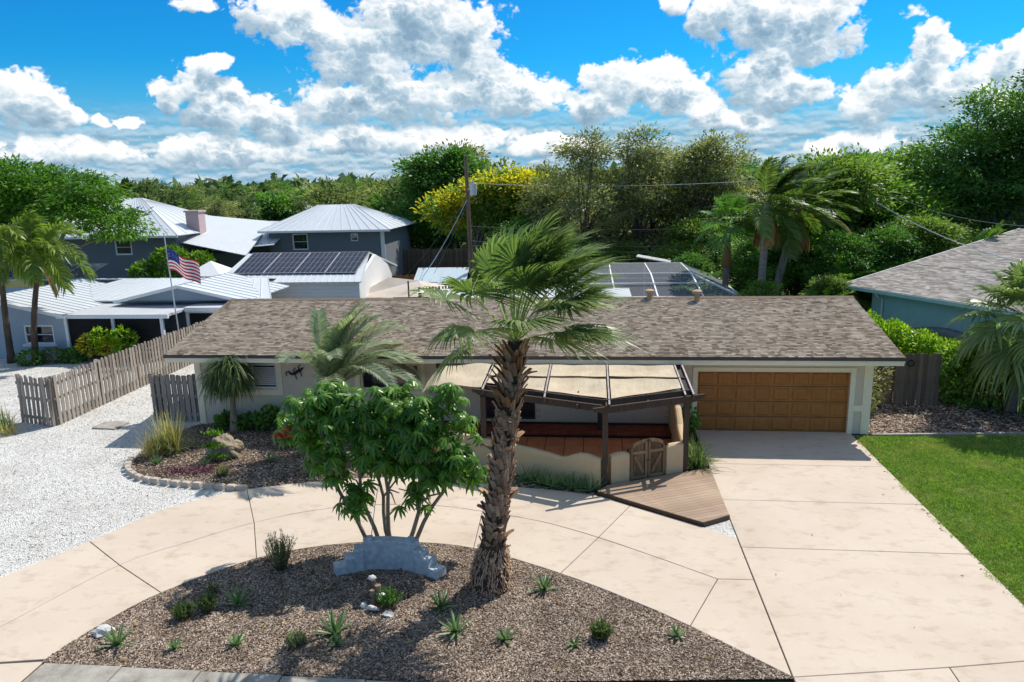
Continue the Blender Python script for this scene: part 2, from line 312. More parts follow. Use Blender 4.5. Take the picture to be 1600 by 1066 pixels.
    leafmat('leaf_dark', (.024,.06,.013), (.05,.115,.022), (.10,.18,.04), .45, .35, .22, k=2.2)
    leafmat('leaf_mid', (.042,.09,.016), (.088,.165,.028), (.165,.25,.05), .45, .35, .28, k=1.75)
    leafmat('leaf_bright2', (.055,.10,.018), (.115,.185,.034), (.20,.28,.065), .45, .35, .3, k=1.35)
    leafmat('leaf_bright', (.05,.12,.01), (.11,.23,.018), (.20,.34,.035), .4, .4, .32, k=1.15)
    leafmat('leaf_olive', (.06,.072,.032), (.125,.138,.062), (.225,.232,.118), .5, .3, .22, k=2.0)
    leafmat('leaf_sage', (.06,.085,.045), (.12,.155,.085), (.20,.235,.13), .55, .25, .2)
    leafmat('leaf_hedge', (.06,.14,.008), (.17,.31,.015), (.33,.46,.04), .4, .4, .32, k=1.2)
    leafmat('leaf_far', (.034,.06,.024), (.07,.108,.04), (.13,.165,.065), .6, .2, .2)
    leafmat('leaf_far_light', (.065,.09,.032), (.125,.155,.052), (.21,.235,.09), .6, .2, .2)
    leafmat('flower_yellow', (.30,.27,.02), (.54,.47,.03), (.72,.66,.08), .6, .2, .3, k=1.1)
    leafmat('flower_red', (.35,.01,.012), (.62,.03,.03), (.7,.16,.1), .6, .2, .2, k=1.1)
    leafmat('leaf_brown', (.13,.075,.03), (.26,.17,.085), (.42,.31,.17), .8, .1, .2, k=1.2)
    leafmat('leaf_purple', (.05,.012,.035), (.13,.03,.085), (.22,.08,.15), .5, .3, .2, k=1.2)
    leafmat('leaf_straw', (.24,.19,.07), (.44,.37,.17), (.62,.55,.31), .7, .2, .3, k=1.2)
    leafmat('leaf_agave', (.06,.115,.045), (.12,.20,.085), (.22,.31,.15), .4, .4, .15, k=1.2)
    leafmat('leaf_ponytail', (.04,.075,.022), (.09,.14,.045), (.18,.23,.09), .45, .35, .25, k=1.2)
    b = NB('flag_red'); b.bsdf((.48,.03,.04), .8, .1, trans=(.3, (.5,.03,.04)))
    b = NB('flag_white'); b.bsdf((.75,.73,.72), .8, .1, trans=(.3, (.7,.7,.7)))
    b = NB('flag_blue'); b.bsdf((.03,.05,.20), .8, .1, trans=(.2, (.03,.05,.2)))
make_materials()
MT = MATS

# ------------------------------------------------------------------ geometry helpers
INV = {}
def tag(o, label=None, cat=None, group=None, kind=None):
    for k, v in (('label', label), ('category', cat), ('group', group), ('kind', kind)):
        if v: o[k] = v
    return o
def thing(name, label, cat, loc=(0, 0, 0), rz=0., group=None):
    o = bpy.data.objects.new(name, None); col.objects.link(o); o.location = loc; o.rotation_euler = (0, 0, rz)
    o.empty_display_size = .2
    INV[o.name] = (Matrix.Translation(loc) @ Matrix.Rotation(rz, 4, 'Z')).inverted()
    return tag(o, label, cat, group)
def mesh_data(name, V, F, mat, v=None, smooth=False):
    V = np.asarray(V, dtype=np.float32).reshape(-1, 3); me = bpy.data.meshes.new(name)
    if isinstance(F, np.ndarray):
        k = F.shape[1]; n = len(F)
        me.vertices.add(len(V)); me.vertices.foreach_set('co', V.ravel())
        me.loops.add(n*k); me.loops.foreach_set('vertex_index', F.astype(np.int32).ravel())
        me.polygons.add(n); me.polygons.foreach_set('loop_start', np.arange(0, n*k, k, dtype=np.int32)); me.polygons.foreach_set('loop_total', np.full(n, k, dtype=np.int32))
        me.update(calc_edges=True)
    else:
        me.from_pydata([tuple(p) for p in V.tolist()], [], F); me.update()
    if v is not None:
        a = me.attributes.new('v', 'FLOAT', 'POINT'); a.data.foreach_set('value', np.asarray(v, dtype=np.float32).ravel())
    if smooth: me.polygons.foreach_set('use_smooth', np.ones(len(me.polygons), dtype=bool))
    for q in (mat if isinstance(mat, (list, tuple)) else [mat]): me.materials.append(MT[q])
    return me
def put(name, me, parent=None, loc=(0, 0, 0), rot=(0, 0, 0), scale=(1, 1, 1), kind=None):
    o = bpy.data.objects.new(name, me); col.objects.link(o); o.parent = parent; o.location = loc; o.rotation_euler = rot; o.scale = scale
    if kind: o['kind'] = kind
    return o
def root_of(p):
    while p.parent is not None: p = p.parent
    return p
class MB:
    """collects world-space shapes that make up ONE part"""
    def __init__(s): s.V = []; s.F = []; s.v = []
    def add(s, V, F, v=0.5):
        n = len(s.V); V = [tuple(p) for p in V]; s.V += V; s.F += [[i+n for i in f] for f in F]; s.v += [v]*len(V) if not hasattr(v, '__len__') else list(v)
        return s
    def box(s, a, b, rz=0., c=None, v=.5):
        (x0, y0, z0), (x1, y1, z1) = a, b
        P = [(x0,y0,z0),(x1,y0,z0),(x1,y1,z0),(x0,y1,z0),(x0,y0,z1),(x1,y0,z1),(x1,y1,z1),(x0,y1,z1)]
        if rz:
            cx, cy = c if c else ((x0+x1)/2, (y0+y1)/2); k, q = math.cos(rz), math.sin(rz)
            P = [(cx+(x-cx)*k-(y-cy)*q, cy+(x-cx)*q+(y-cy)*k, z) for x, y, z in P]
        return s.add(P, [[0,3,2,1],[4,5,6,7],[0,1,5,4],[1,2,6,5],[2,3,7,6],[3,0,4,7]], v)
    def bar(s, p, q, w, h, up=(0, 0, 1), v=.5):
        p, q = Vector(p), Vector(q); d = (q-p).normalized(); u = Vector(up); sd = d.cross(u)
        if sd.length < 1e-4: sd = d.cross(Vector((0, 1, 0)))
        sd.normalize(); u = sd.cross(d); P = []
        for e in (p, q):
            for a, b in ((-1,-1),(1,-1),(1,1),(-1,1)): P.append(e + sd*(a*w/2) + u*(b*h/2))
        return s.add(P, [[0,1,2,3],[7,6,5,4],[0,4,5,1],[1,5,6,2],[2,6,7,3],[3,7,4,0]], v)
    def prism(s, pts, z0, z1, v=.5):
        n = len(pts); P = [(x, y, z0) for x, y in pts]+[(x, y, z1) for x, y in pts]
        return s.add(P, [list(range(n))[::-1], list(range(n, 2*n))]+[[i, (i+1) % n, n+(i+1) % n, n+i] for i in range(n)], v)
    def tube(s, path, rad, n=8, cap=True, v=.5):
        path = [Vector(p) for p in path]; rings = []; a = None
        for i, p in enumerate(path):
            t = (path[min(i+1, len(path)-1)]-path[max(i-1, 0)]).normalized()
            if a is None: a = t.cross(Vector((0, 0, 1)) if abs(t.z) < .9 else Vector((1, 0, 0))).normalized()
            else: a = (a - t*a.dot(t)).normalized()
            b = t.cross(a); r = rad[i] if hasattr(rad, '__len__') else rad
            rings.append([p + (a*math.cos(2*math.pi*k/n)+b*math.sin(2*math.pi*k/n))*r for k in range(n)])
        P = [q for r_ in rings for q in r_]; F = []
        for i in range(len(path)-1):
            for k in range(n): F.append([i*n+k, i*n+(k+1) % n, (i+1)*n+(k+1) % n, (i+1)*n+k])
        if cap: F += [list(range(n))[::-1], [(len(path)-1)*n+k for k in range(n)]]
        return s.add(P, F, v)
    def lathe(s, c, prof, n=16, v=.5):
        P = []; F = []
        for r, z in prof:
            for k in range(n): P.append((c[0]+r*math.cos(2*math.pi*k/n), c[1]+r*math.sin(2*math.pi*k/n), c[2]+z))
        for i in range(len(prof)-1):
            for k in range(n): F.append([i*n+k, i*n+(k+1) % n, (i+1)*n+(k+1) % n, (i+1)*n+k])
        F += [list(range(n))[::-1], [(len(prof)-1)*n+k for k in range(n)]]
        return s.add(P, F, v)
    def build(s, name, mat, parent=None, kind=None, smooth=False, origin=None):
        V = s.V
        if parent is not None:
            mi = INV.get(root_of(parent).name)
            if mi is not None: V = [tuple(mi @ Vector(p)) for p in V]
        elif origin is not None: V = [(p[0]-origin[0], p[1]-origin[1], p[2]-origin[2]) for p in V]
        me = mesh_data(name, V, s.F, mat, s.v, smooth)
        return put(name, me, parent, loc=origin if (parent is None and origin is not None) else (0, 0, 0), kind=kind)
def part(name, mat, parent, *boxes):
    b = MB()
    for a, c in boxes: b.box(a, c)
    return b.build(name, mat, parent)
def sheet(name, pts, z, mat, kind='structure', thick=.0):
    b = MB()
    if thick: b.prism(pts, z-thick, z)
    else: b.add([(x, y, z) for x, y in pts], [list(range(len(pts)))])
    return b.build(name, mat, None, kind)
def smooth_line(pts, sub=6):
    out = []; n = len(pts); P = [Vector((*p, 0)) if len(p) == 2 else Vector(p) for p in pts]
    for i in range(n-1):
        p0, p1, p2, p3 = P[max(i-1, 0)], P[i], P[i+1], P[min(i+2, n-1)]
        for k in range(sub):
            t = k/sub
            out.append(.5*((2*p1)+(p2-p0)*t+(2*p0-5*p1+4*p2-p3)*t*t+(3*p1-p0-3*p2+p3)*t**3))
    out.append(P[-1]); return out
def clip_convex(poly, a, b, c):
    """keep a*x+b*y<=c"""
    out = []
    for i, p in enumerate(poly):
        q = poly[(i+1) % len(poly)]; dp = a*p[0]+b*p[1]-c; dq = a*q[0]+b*q[1]-c
        if dp <= 0: out.append(p)
        if (dp < 0 < dq) or (dq < 0 < dp):
            t = dp/(dp-dq); out.append((p[0]+(q[0]-p[0])*t, p[1]+(q[1]-p[1])*t))
    return out
def inside(pts, X, Y):
    r = np.zeros(len(X), bool); n = len(pts)
    for i in range(n):
        x0, y0 = pts[i]; x1, y1 = pts[(i+1) % n]
        c = ((y0 > Y) != (y1 > Y)) & (X < (x1-x0)*(Y-y0)/((y1-y0) or 1e-9)+x0); r ^= c
    return r
def scatter(pts, n, rng=RNG):
    P = np.array(pts); lo, hi = P.min(0), P.max(0); out = np.zeros((0, 2))
    while len(out) < n:
        q = lo+(hi-lo)*rng.random((n*2, 2)); out = np.vstack([out, q[inside(pts, q[:, 0], q[:, 1])]])
    return out[:n]
def shrink(poly, d):
    """inset a polygon a little (for joints)"""
    n = len(poly); A = sum(poly[i][0]*poly[(i+1) % n][1]-poly[(i+1) % n][0]*poly[i][1] for i in range(n)); s = 1 if A > 0 else -1; out = []
    for i in range(n):
        p0, p1, p2 = Vector(poly[i-1]), Vector(poly[i]), Vector(poly[(i+1) % n])
        e1 = (p1-p0).normalized(); e2 = (p2-p1).normalized(); n1 = Vector((-e1.y, e1.x))*s; n2 = Vector((-e2.y, e2.x))*s
        b = n1+n2
        if b.length < 1e-6: b = n1
        b.normalize(); k = d/max(.35, b.dot(n1)); out.append((p1.x+b.x*k, p1.y+b.y*k))
    return out
def copy_tree(o, parent=None):
    c = o.copy(); col.objects.link(c); c.parent = parent
    for ch in list(o.children): copy_tree(ch, c)
    return c

# ------------------------------------------------------------------ the ground
sheet('ground', [(-1500, -300), (1500, -300), (1500, 2500), (-1500, 2500)], -.03, 'earth')
sheet('road', [(-80, -1.), (80, 2.), (80, 8.5), (10, 8.3), (-80, 5.5)], -.012, 'asphalt')
GRAVEL = [(-60, 6.), (-14, 9.5), (-9, 12), (-8, 20), (-14.2, 24.1), (-14.2, 33), (-19.3, 45), (-27, 36), (-60, 34)]
sheet('gravel_yard', GRAVEL, 0., 'shell_gravel')
ISL = [(-9.98, 10.9), (-9.72, 11.86), (-9.12, 13.2), (-7.72, 14.75), (-6.17, 15.5), (-4.5, 15.74), (-2.79, 15.55), (-.72, 14.56), (.93, 13.5), (2.27, 12.47), (3.37, 11.48)]
ISLC = [(p.x, p.y) for p in smooth_line(ISL, 5)]
ISLAND = ISLC+[(3.37, 11.44), (-2.7, 10.85), (-9.98, 10.82)]
sheet('island_bed', ISLAND, .012, 'mulch_bed')
OUT = [(-14.4, 10.2), (-13.1, 13.5), (-12.22, 15.26), (-11.57, 16.85), (-10.85, 17.7), (-9.75, 18.5), (-8.2, 19.1), (-6.2, 19.55), (-4.4, 19.6), (-2.75, 19.2), (-1.2, 18.98), (.09, 18.66), (.95, 18.1), (2.65, 16.98), (3.36, 16.45)]
OUTC = [(p.x, p.y) for p in smooth_line(OUT, 5)]
BEDL = [(-14.55, 20.6), (-14.3, 19.95), (-13.85, 19.4), (-13.1, 18.95), (-12., 18.7), (-10.8, 18.55), (-9.75, 18.47)]
BED = BEDL+[p for p in OUTC if p[0] > -9.7 and p[0] < .2]+[(.2, 24.1), (-14.2, 24.1), (-15., 22.5)]
sheet('planting_bed', BED, .011, 'mulch_bed')
MULR = [(9.0, 23.95), (14., 24.35), (19, 24.4), (19, 29), (10, 29.), (8.95, 27)]
sheet('side_bed', MULR, .009, 'mulch_bed')
LAWN = [(8.42, 23.9), (8.38, 12.6), (30, 16.5), (30, 24.3), (19, 24.3), (14, 24.2), (9.0, 23.85)]
sheet('lawn', LAWN, .002, 'lawn_soil')
DIRT = [(-2.2, 19.12), (-.9, 18.95), (.1, 18.7), (.3, 19.2), (-2.4, 20.3)]
sheet('gravel_patch', [(2.5, 17.1), (3.38, 16.4), (3.38, 17.5)], .014, 'shell_gravel')

# driveway and circular drive: a base sheet shows in the joints, each slab is a piece
def slabs(base_poly, polys, name, mat, gap=.008, top=.035, label=None):
    base = sheet(name, base_poly, .016, 'joint_dark')
    for pl in polys:
        q = shrink(pl, gap); c = (sum(p[0] for p in q)/len(q), sum(p[1] for p in q)/len(q))
        b = MB(); n = len(q); q2 = shrink(q, .008)
        b.add([(x, y, -.02) for x, y in q]+[(x, y, top-.008) for x, y in q]+[(x, y, top+random.uniform(-.002, .002)) for x, y in q2],
              [[i, (i+1) % n, n+(i+1) % n, n+i] for i in range(n)]+[[n+i, n+(i+1) % n, 2*n+(i+1) % n, 2*n+i] for i in range(n)]+[list(range(2*n, 3*n))])
        me = mesh_data('slab', [(x-c[0], y-c[1], z) for x, y, z in b.V], b.F, mat)
        put('slab', me, base, (c[0], c[1], 0))
    return base
def seg(line, a, b):
    """the points of a sampled line between the ones nearest a and b, with a and b as ends"""
    ia = min(range(len(line)), key=lambda i: (line[i][0]-a[0])**2+(line[i][1]-a[1])**2)
    ib = min(range(len(line)), key=lambda i: (line[i][0]-b[0])**2+(line[i][1]-b[1])**2)
    st = 1 if ib > ia else -1
    return [a]+[line[i] for i in range(ia+st, ib, st) if abs(i-ia) > 0 and abs(i-ib) > 0]+[b]
MIDP = [(-12.1, 10.5), (-11.58, 11.9), (-10.75, 14.23), (-9.64, 15.5), (-8.6, 16.5), (-7.3, 17.3), (-5.8, 17.72), (-4.2, 17.78), (-2.87, 17.5), (-1.3, 17.02), (.11, 16.27), (1.4, 15.42), (2.62, 14.57)]
MID = [(p.x, p.y) for p in smooth_line(MIDP, 5)]
OJ = [(-14.4, 10.2), (-12.22, 15.26), (-9.75, 18.5), (-6.2, 19.55), (-2.75, 19.2), (.95, 18.1)]
MJ = [(-12.1, 10.5), (-10.75, 14.23), (-8.6, 16.5), (-5.8, 17.72), (-2.87, 17.5), (.11, 16.27), (2.62, 14.57)]
IJ = [(-9.98, 10.9), (-9.12, 13.2), (-7.72, 14.75), (-5.3, 15.68), (-2.79, 15.55), (-.72, 14.56), (1.83, 12.82)]
polys = []
for k in range(5): polys.append(seg(OUTC, OJ[k], OJ[k+1])+seg(MID, MJ[k+1], MJ[k]))
for k in range(6): polys.append(seg(MID, MJ[k], MJ[k+1])+seg(ISLC, IJ[k+1], IJ[k]))
polys.append([(.95, 18.1), (2.65, 16.98), (3.37, 16.42), (3.37, 14.6), (2.62, 14.57)]+seg(MID, MJ[6], MJ[5])[1:])
polys.append([(2.62, 14.57), (3.37, 14.6), (3.37, 11.46), (1.83, 12.82)])
slabs(OUTC+ISLC[::-1], polys, 'circular_drive', 'drive_concrete')
polys = []; ys = [24.16, 21.15, 18.6, 16.02]
for a, b_ in zip(ys[:-1], ys[1:]): polys.append([(3.38, b_), (8.4, b_), (8.4, a), (3.38, a)])
polys.append([(3.38, 11.46), (6.1, 11.93), (8.4, 12.4), (8.4, 16.02), (3.38, 16.02)])
polys.append([(3.38, 8.2), (6.0, 8.25), (6.1, 11.93), (3.38, 11.46)]); polys.append([(6.0, 8.25), (9.6, 8.3), (8.4, 12.4), (6.1, 11.93)])
slabs([(3.37, 8.2), (9.6, 8.3), (8.4, 12.4), (8.4, 24.16), (3.37, 24.16)], polys, 'driveway', 'drive_concrete')
polys = [[(-14.4+1.5*k, 9.0), (-12.9+1.5*k, 9.0), (-12.9+1.5*k, 10.82), (-14.4+1.5*k, 10.8 if k else 10.2)] for k in range(3, 12)]
slabs([(-9.9, 8.98), (3.6, 8.98), (3.36, 10.82), (-9.9, 10.8)], polys, 'pavement', 'grey_concrete', .014, .05)
polys = [[(-14.4, 8.2), (-9.95, 8.6), (-9.95, 10.85), (-12.1, 10.48), (-14.4, 10.18)]]
slabs(polys[0], polys, 'drive_apron', 'drive_concrete')
put('stepping_stone', mesh_data('stepping_stone', *(lambda b: (b.V, b.F))(MB().prism([(-.5, -.36), (.45, -.42), (.52, .3), (.1, .42), (-.48, .36)], 0, .05)), 'grey_concrete'), None, (-17.45, 23.75, 0))
tag(bpy.data.objects['stepping_stone'], 'flat grey stone slab lying in the white gravel yard', 'slab')

# mulch chips, gravel stones and grass blades: real pieces nobody could count
def chips(name, poly, n, size, mat, z, flat=.35, label=None, cat=None, prob=None):
    c = scatter(poly, n); rng = RNG
    if prob is not None: c = c[rng.random(len(c)) < prob(c)]
    n = len(c); a = rng.random(n)*6.283; L = size*(.5+rng.random(n)); W = L*(.25+.35*rng.random(n)); tl = (rng.random(n)-.5)*2*flat; tr = (rng.random(n)-.5)*2*flat
    d = np.stack([np.cos(a), np.sin(a), tl], 1); s = np.stack([-np.sin(a), np.cos(a), tr], 1)
    p = np.column_stack([c, z+size*.12+rng.random(n)*size*.35])
    hump = np.array([0, 0, 1.])*(W*.5)[:, None]
    V = np.stack([p-d*L[:, None]/2-s*W[:, None]/2, p+d*L[:, None]/2-s*W[:, None]/2, p+d*L[:, None]/2+hump, p-d*L[:, None]/2+hump, p+d*L[:, None]/2+s*W[:, None]/2, p-d*L[:, None]/2+s*W[:, None]/2], 1).reshape(-1, 3)
    i = np.arange(n)[:, None]*6
    F = np.concatenate([i+np.array([0, 1, 2, 3]), i+np.array([3, 2, 4, 5])], 0)
    o = put(name, mesh_data(name, V, F, mat, np.repeat(rng.random(n), 6)), None, kind='stuff')
    return tag(o, label, cat)
chips('mulch', ISLAND, 110000, .034, 'mulch_chip', .012, label='brown wood mulch covering the island bed', cat='mulch')
chips('mulch', BED, 34000, .05, 'mulch_chip', .011, label='brown wood mulch covering the bed before the house', cat='mulch')
chips('mulch', MULR, 14000, .08, 'mulch_chip', .009, label='brown wood mulch covering the bed beside the garage', cat='mulch')
chips('leaf_litter', ISLAND, 90, .085, 'leaf_brown', .03, .5, 'scattered dry leaves lying on the island mulch', 'leaf litter')
chips('leaf_litter', [(3.5, 11.6), (8.2, 12.6), (8.3, 21), (3.6, 20.9)], 9, .045, 'leaf_brown', .036, .4, 'few small dry leaves lying on the driveway', 'leaf litter')
chips('leaf_litter', [(8.2, 13), (8.55, 13), (8.6, 23.4), (8.25, 23.4)], 70, .05, 'leaf_brown', .036, .4, 'dry clippings along the lawn edge of the driveway', 'leaf litter')
GNEAR = [(-26, 12.), (-13.9, 12), (-13.2, 13.6), (-12.4, 15.3), (-11.7, 16.9), (-10.2, 18.4), (-12.2, 18.5), (-14.2, 19.4), (-14.9, 21.), (-14.4, 24), (-19, 32), (-30, 32)]
chips('gravel', GNEAR, 42000, .036, 'gravel_stone', .0, .2, 'white crushed shell gravel spread over the side yard', 'gravel')
def blades(name, poly, n, h, mat, label, cat):
    c = scatter(poly, n); rng = RNG; a = rng.random(n)*6.283; hh = h*(.5+.8*rng.random(n)); w = .008+.008*rng.random(n)
    k = (np.sin(c[:, 0]*2.1+np.sin(c[:, 1]*1.7)*2)+np.sin(c[:, 1]*2.9+c[:, 0]))*.15+1; hh = hh*k
    ln = .3+.9*rng.random(n); d = np.stack([np.cos(a), np.sin(a)], 1)
    p = np.column_stack([c, np.zeros(n)]); sd = np.column_stack([-d[:, 1], d[:, 0], np.zeros(n)])*w[:, None]
    tip = p+np.column_stack([d*(hh*ln)[:, None], hh]); V = np.stack([p-sd, p+sd, tip], 1).reshape(-1, 3)
    o = put(name, mesh_data(name, V, np.arange(n*3).reshape(-1, 3), mat, np.repeat(rng.random(n), 3)), None, kind='stuff'); return tag(o, label, cat)
LAWNV = [(8.36+.10*math.sin(k*1.9)+.07*math.sin(k*.7+1)-.02, 23.8-k*.27) for k in range(41)]+[(8.3, 12.7), (10.5, 13.1), (16.5, 20), (17, 24.2), (14, 24.15), (9.0, 23.82)]
blades('grass', LAWNV, 170000, .055, 'grass_blade', 'green lawn grass growing beside the driveway', 'grass')

# ------------------------------------------------------------------ building helpers
def wall_grid(b, x0, x1, z0, z1, y, t, holes):
    """a wall facing -Y with rectangular holes (x0,x1,z0,z1); boxes butt end to end"""
    xs = sorted({x0, x1, *[h[0] for h in holes], *[h[1] for h in holes]})
    for a, c in zip(xs[:-1], xs[1:]):
        hs = sorted([h for h in holes if h[0] <= a+1e-6 and h[1] >= c-1e-6], key=lambda h: h[2]); z = z0
        for h in hs:
            if h[2] > z+1e-6: b.box((a, y, z), (c, y+t, h[2]))
            z = h[3]
        if z < z1-1e-6: b.box((a, y, z), (c, y+t, z1))
    return b
def window(parent, x0, x1, z0, z1, y, frame='white_paint', fw=.06, mull=None, blind=False, rail=True):
    """window facing -Y: frame, pane, optional blind slats"""
    w = MB()
    w.box((x0, y-.03, z0), (x0+fw, y+.06, z1)).box((x1-fw, y-.03, z0), (x1, y+.06, z1)).box((x0+fw, y-.03, z0), (x1-fw, y+.06, z0+fw)).box((x0+fw, y-.03, z1-fw), (x1-fw, y+.06, z1))
    if rail: w.box((x0+fw, y-.012, (z0+z1)/2-.02), (x1-fw, y+.05, (z0+z1)/2+.02))
    for xm in (mull or []): w.box((xm-.02, y-.008, z0+fw), (xm+.02, y+.05, z1-fw))
    o = w.build('window', frame, parent)
    MB().box((x0+fw, y+.062, z0+fw), (x1-fw, y+.07, z1-fw)).build('pane', 'window_glass', o)
    if blind:
        n = int((z1-z0-.2)/.075)
        for k in range(n):
            z = z0+fw+.05+k*.075
            b = MB(); b.add([(x0+fw+.02, y+.04, z), (x1-fw-.02, y+.04, z), (x1-fw-.02, y+.056, z+.055), (x0+fw+.02, y+.056, z+.055)], [[0, 1, 2, 3]]); b.build('slat', 'blind_white', o)
    return o
def shingle_plane(name, o, ex, ey, lx, ly, mat, parent, course=.145, tab=.30, seed=3, trim=None):
    """shingle courses laid on a roof plane: origin o at the eave, ex along the eave, ey up the slope. Each tab a thin raised slab."""
    rng = np.random.default_rng(seed); o = np.array(o, float); ex = np.array(ex, float); ey = np.array(ey, float); nz = np.cross(ex, ey)
    n = int(ly/course); V = []; v = []
    for r in range(n):
        s0 = r*course; xa, xb = 0., lx
        if trim: xa, xb = trim(s0)
        x = xa-tab*rng.random()
        while x < xb:
            w = tab*(.45+1.0*rng.random()); a = max(x, xa); c = min(x+w, xb); x += w
            if c-a < .02: continue
            th = .007+.009*rng.random(); dz = -.012*rng.random()
            P0 = o+ex*a+ey*(s0+dz); P1 = o+ex*c+ey*(s0+dz); up = ey*(course*1.03-dz)
            V += [P0, P1, P1+nz*th, P0+nz*th, P1+up+nz*.002, P0+up+nz*.002]; q = rng.random(); v += [q]*6
    V = np.array(V); m = len(V)//6; i = np.arange(m)[:, None]*6
    F = np.concatenate([i+np.array([0, 1, 2, 3]), i+np.array([3, 2, 4, 5])], 0)
    mi = INV.get(root_of(parent).name)
    if mi is not None:
        Mn = np.array(mi); V = V@Mn[:3, :3].T+Mn[:3, 3]
    return put(name, mesh_data(name, V, F, mat, v), parent, kind='stuff')
def metal_plane(parent, quad, name='roof', mat='metal_roof_white', n_seams=8, thick=.06, seam_h=.03, seam_w=.035):
    """metal roof sheet: quad = eave a, eave b, top b, top a; standing seams from eave to top"""
    a, b_, c, d = [Vector(p) for p in quad]; nrm = (b_-a).cross(d-a).normalized()
    if nrm.z < 0: nrm = -nrm
    m = MB(); t = nrm*thick
    P = [a, b_, c, d, a-t, b_-t, c-t, d-t]
    m.add(P, [[0,1,2,3],[7,6,5,4],[0,4,5,1],[1,5,6,2],[2,6,7,3],[3,7,4,0]]); o = m.build(name, mat, parent)
    for k in range(n_seams+1):
        f = (k+.02)/(n_seams+.04); p = a.lerp(b_, f); q = d.lerp(c, f)
        if (q-p).length < .3: continue
        MB().bar(p+nrm*(seam_h/2), q+nrm*(seam_h/2), seam_w, seam_h, nrm).build('seam', mat, o)
    return o
def fence_run(name, label, p, q, h, mat, group=None, w=.14, gap=.085, double=True, rails=True, lean=0., wob=.02, post=True):
    """board fence from p to q; each board a part, boards on both faces of the rails (shadowbox) if double"""
    p = Vector((*p, 0)); q = Vector((*q, 0)); d = (q-p); L = d.length; d.normalize(); rz = math.atan2(d.y, d.x)
    f = thing(name, label, 'fence', tuple(p), rz, group)
    def bd(h_):
        b = MB(); t = .02; c = .035
        pts = [(-w/2, 0), (w/2, 0), (w/2, h_-c), (w/2-c, h_), (-w/2+c, h_), (-w/2, h_-c)]
        n = 6; P = [(x, -t/2, z) for x, z in pts]+[(x, t/2, z) for x, z in pts]
        b.add(P, [list(range(n)), list(range(n, 2*n))[::-1]]+[[i, n+i, n+(i+1) % n, (i+1) % n] for i in range(n)]); return mesh_data('board', b.V, b.F, mat)
    me = bd(h); step = w+gap; n = int(L/step)
    for k in range(n):
        for side in ((-1, 1) if double else (-1,)):
            x = (k+.5+(0 if side < 0 else .5))*step
            if x > L-.03: continue
            put('board', me, f, (x+random.uniform(-.008, .008), side*.045, .02), (random.uniform(-1, 1)*wob*.6, random.uniform(-1, 1)*wob+lean, 0), (random.uniform(.93, 1.05), 1, random.uniform(.975, 1.02)))
    for z in ((.28, h*.55, h-.28) if h > 1.5 else (.25, h-.25)):
        put('rail', mesh_data('rail', *(lambda b: (b.V, b.F))(MB().box((0, -.03, z-.045), (L, .03, z+.045))), mat), f)
    if post:
        m = max(1, int(round(L/2.4))); pm = mesh_data('post', *(lambda b: (b.V, b.F))(MB().box((-.05, -.028, 0), (.05, .072, h+.04))), mat)
        for k in range(m+1): put('post', pm, f, (min(max(L*k/m, .06), L-.06), .03, 0))
    return f

# ------------------------------------------------------------------ the main house
HX0, HX1, HY, HYB, EZ = -14.15, 8.93, 24.1, 32.5, 2.62
house = thing('ranch_house', 'low cream and grey ranch house with brown shingle roof and wooden garage door', 'house', (0, HY, 0))
GX0, GX1, GZ = 3.42, 8.27, 2.1
W1 = (-13.0, -11.15, 1.36, 2.26); W2 = (-8.1, -6.0, 1.36, 2.28); W3 = (-3.9, -2.0, .35, 2.2); W4 = (-.2, 1.6, 1.1, 2.2)
wl = wall_grid(MB(), HX0, 2.62, 0, EZ, HY, .2, [W1, W2, W3, W4]); wl.box((2.62, HY, 0), (GX0, HY+.2, EZ)).box((GX1, HY, 0), (HX1, HY+.2, EZ)).box((GX0, HY, GZ), (GX1, HY+.2, EZ))
wl.box((HX0, HY+.2, 0), (HX0+.2, HYB, EZ)).box((HX1-.2, HY+.2, 0), (HX1, HYB, EZ)).box((HX0+.2, HYB-.2, 0), (HX1-.2, HYB, EZ))
# gable triangles
RY, RZ = 28.3, 3.90
for x in (HX0, HX1-.2):
    wl.add([(x, HY, EZ), (x+.2, HY, EZ), (x+.2, RY, RZ-.12), (x, RY, RZ-.12), (x, HYB, EZ), (x+.2, HYB, EZ)], [[0, 3, 4], [1, 5, 2], [0, 1, 2, 3], [3, 2, 5, 4]])
wall = wl.build('wall', 'stucco_grey', house)
# trim boards, each a part
def trim(*bx): return part('trim_board', 'cream_trim', house, *[(a, b) for a, b in bx])
Y0 = HY-.035
trim(((HX0-.03, Y0, 0), (HX0+.2, HY, EZ-.02))); trim(((HX1-.24, Y0, 0), (HX1+.03, HY, EZ-.02)))
trim(((HX0+.2, Y0, 1.14), (-10.95, HY, 1.34))); trim(((-11.13, Y0, 1.34), (-10.95, HY, EZ-.02)))
trim(((-8.3, Y0, 0), (-8.12, HY, EZ-.02))); trim(((-5.98, Y0, 0), (-5.8, HY, EZ-.02))); trim(((-8.12, Y0, 1.16), (-5.98, HY, 1.34)))
trim(((-10.95, Y0, 2.34), (-8.3, HY, EZ-.02))); trim(((GX0-.16, Y0-.01, 0), (GX0, HY, GZ+.14))); trim(((GX1, Y0-.01, 0), (GX1+.16, HY, GZ+.14))); trim(((GX0, Y0-.01, GZ), (GX1, HY, GZ+.14)))
trim(((GX1+.16, Y0, .78), (HX1-.24, HY, .98))); trim(((2.7, Y0, 0), (2.86, HY, EZ-.02)))
window(house, *W1, HY+.06, 'white_paint', blind=True, mull=[-12.07], rail=False)
window(house, *W2, HY+.06, 'cream_trim', mull=[-7.05], rail=False)
window(house, *W3, HY+.06, 'dark_bronze', mull=[-2.95], rail=False); window(house, *W4, HY+.06, 'dark_bronze', mull=[.7], rail=False)
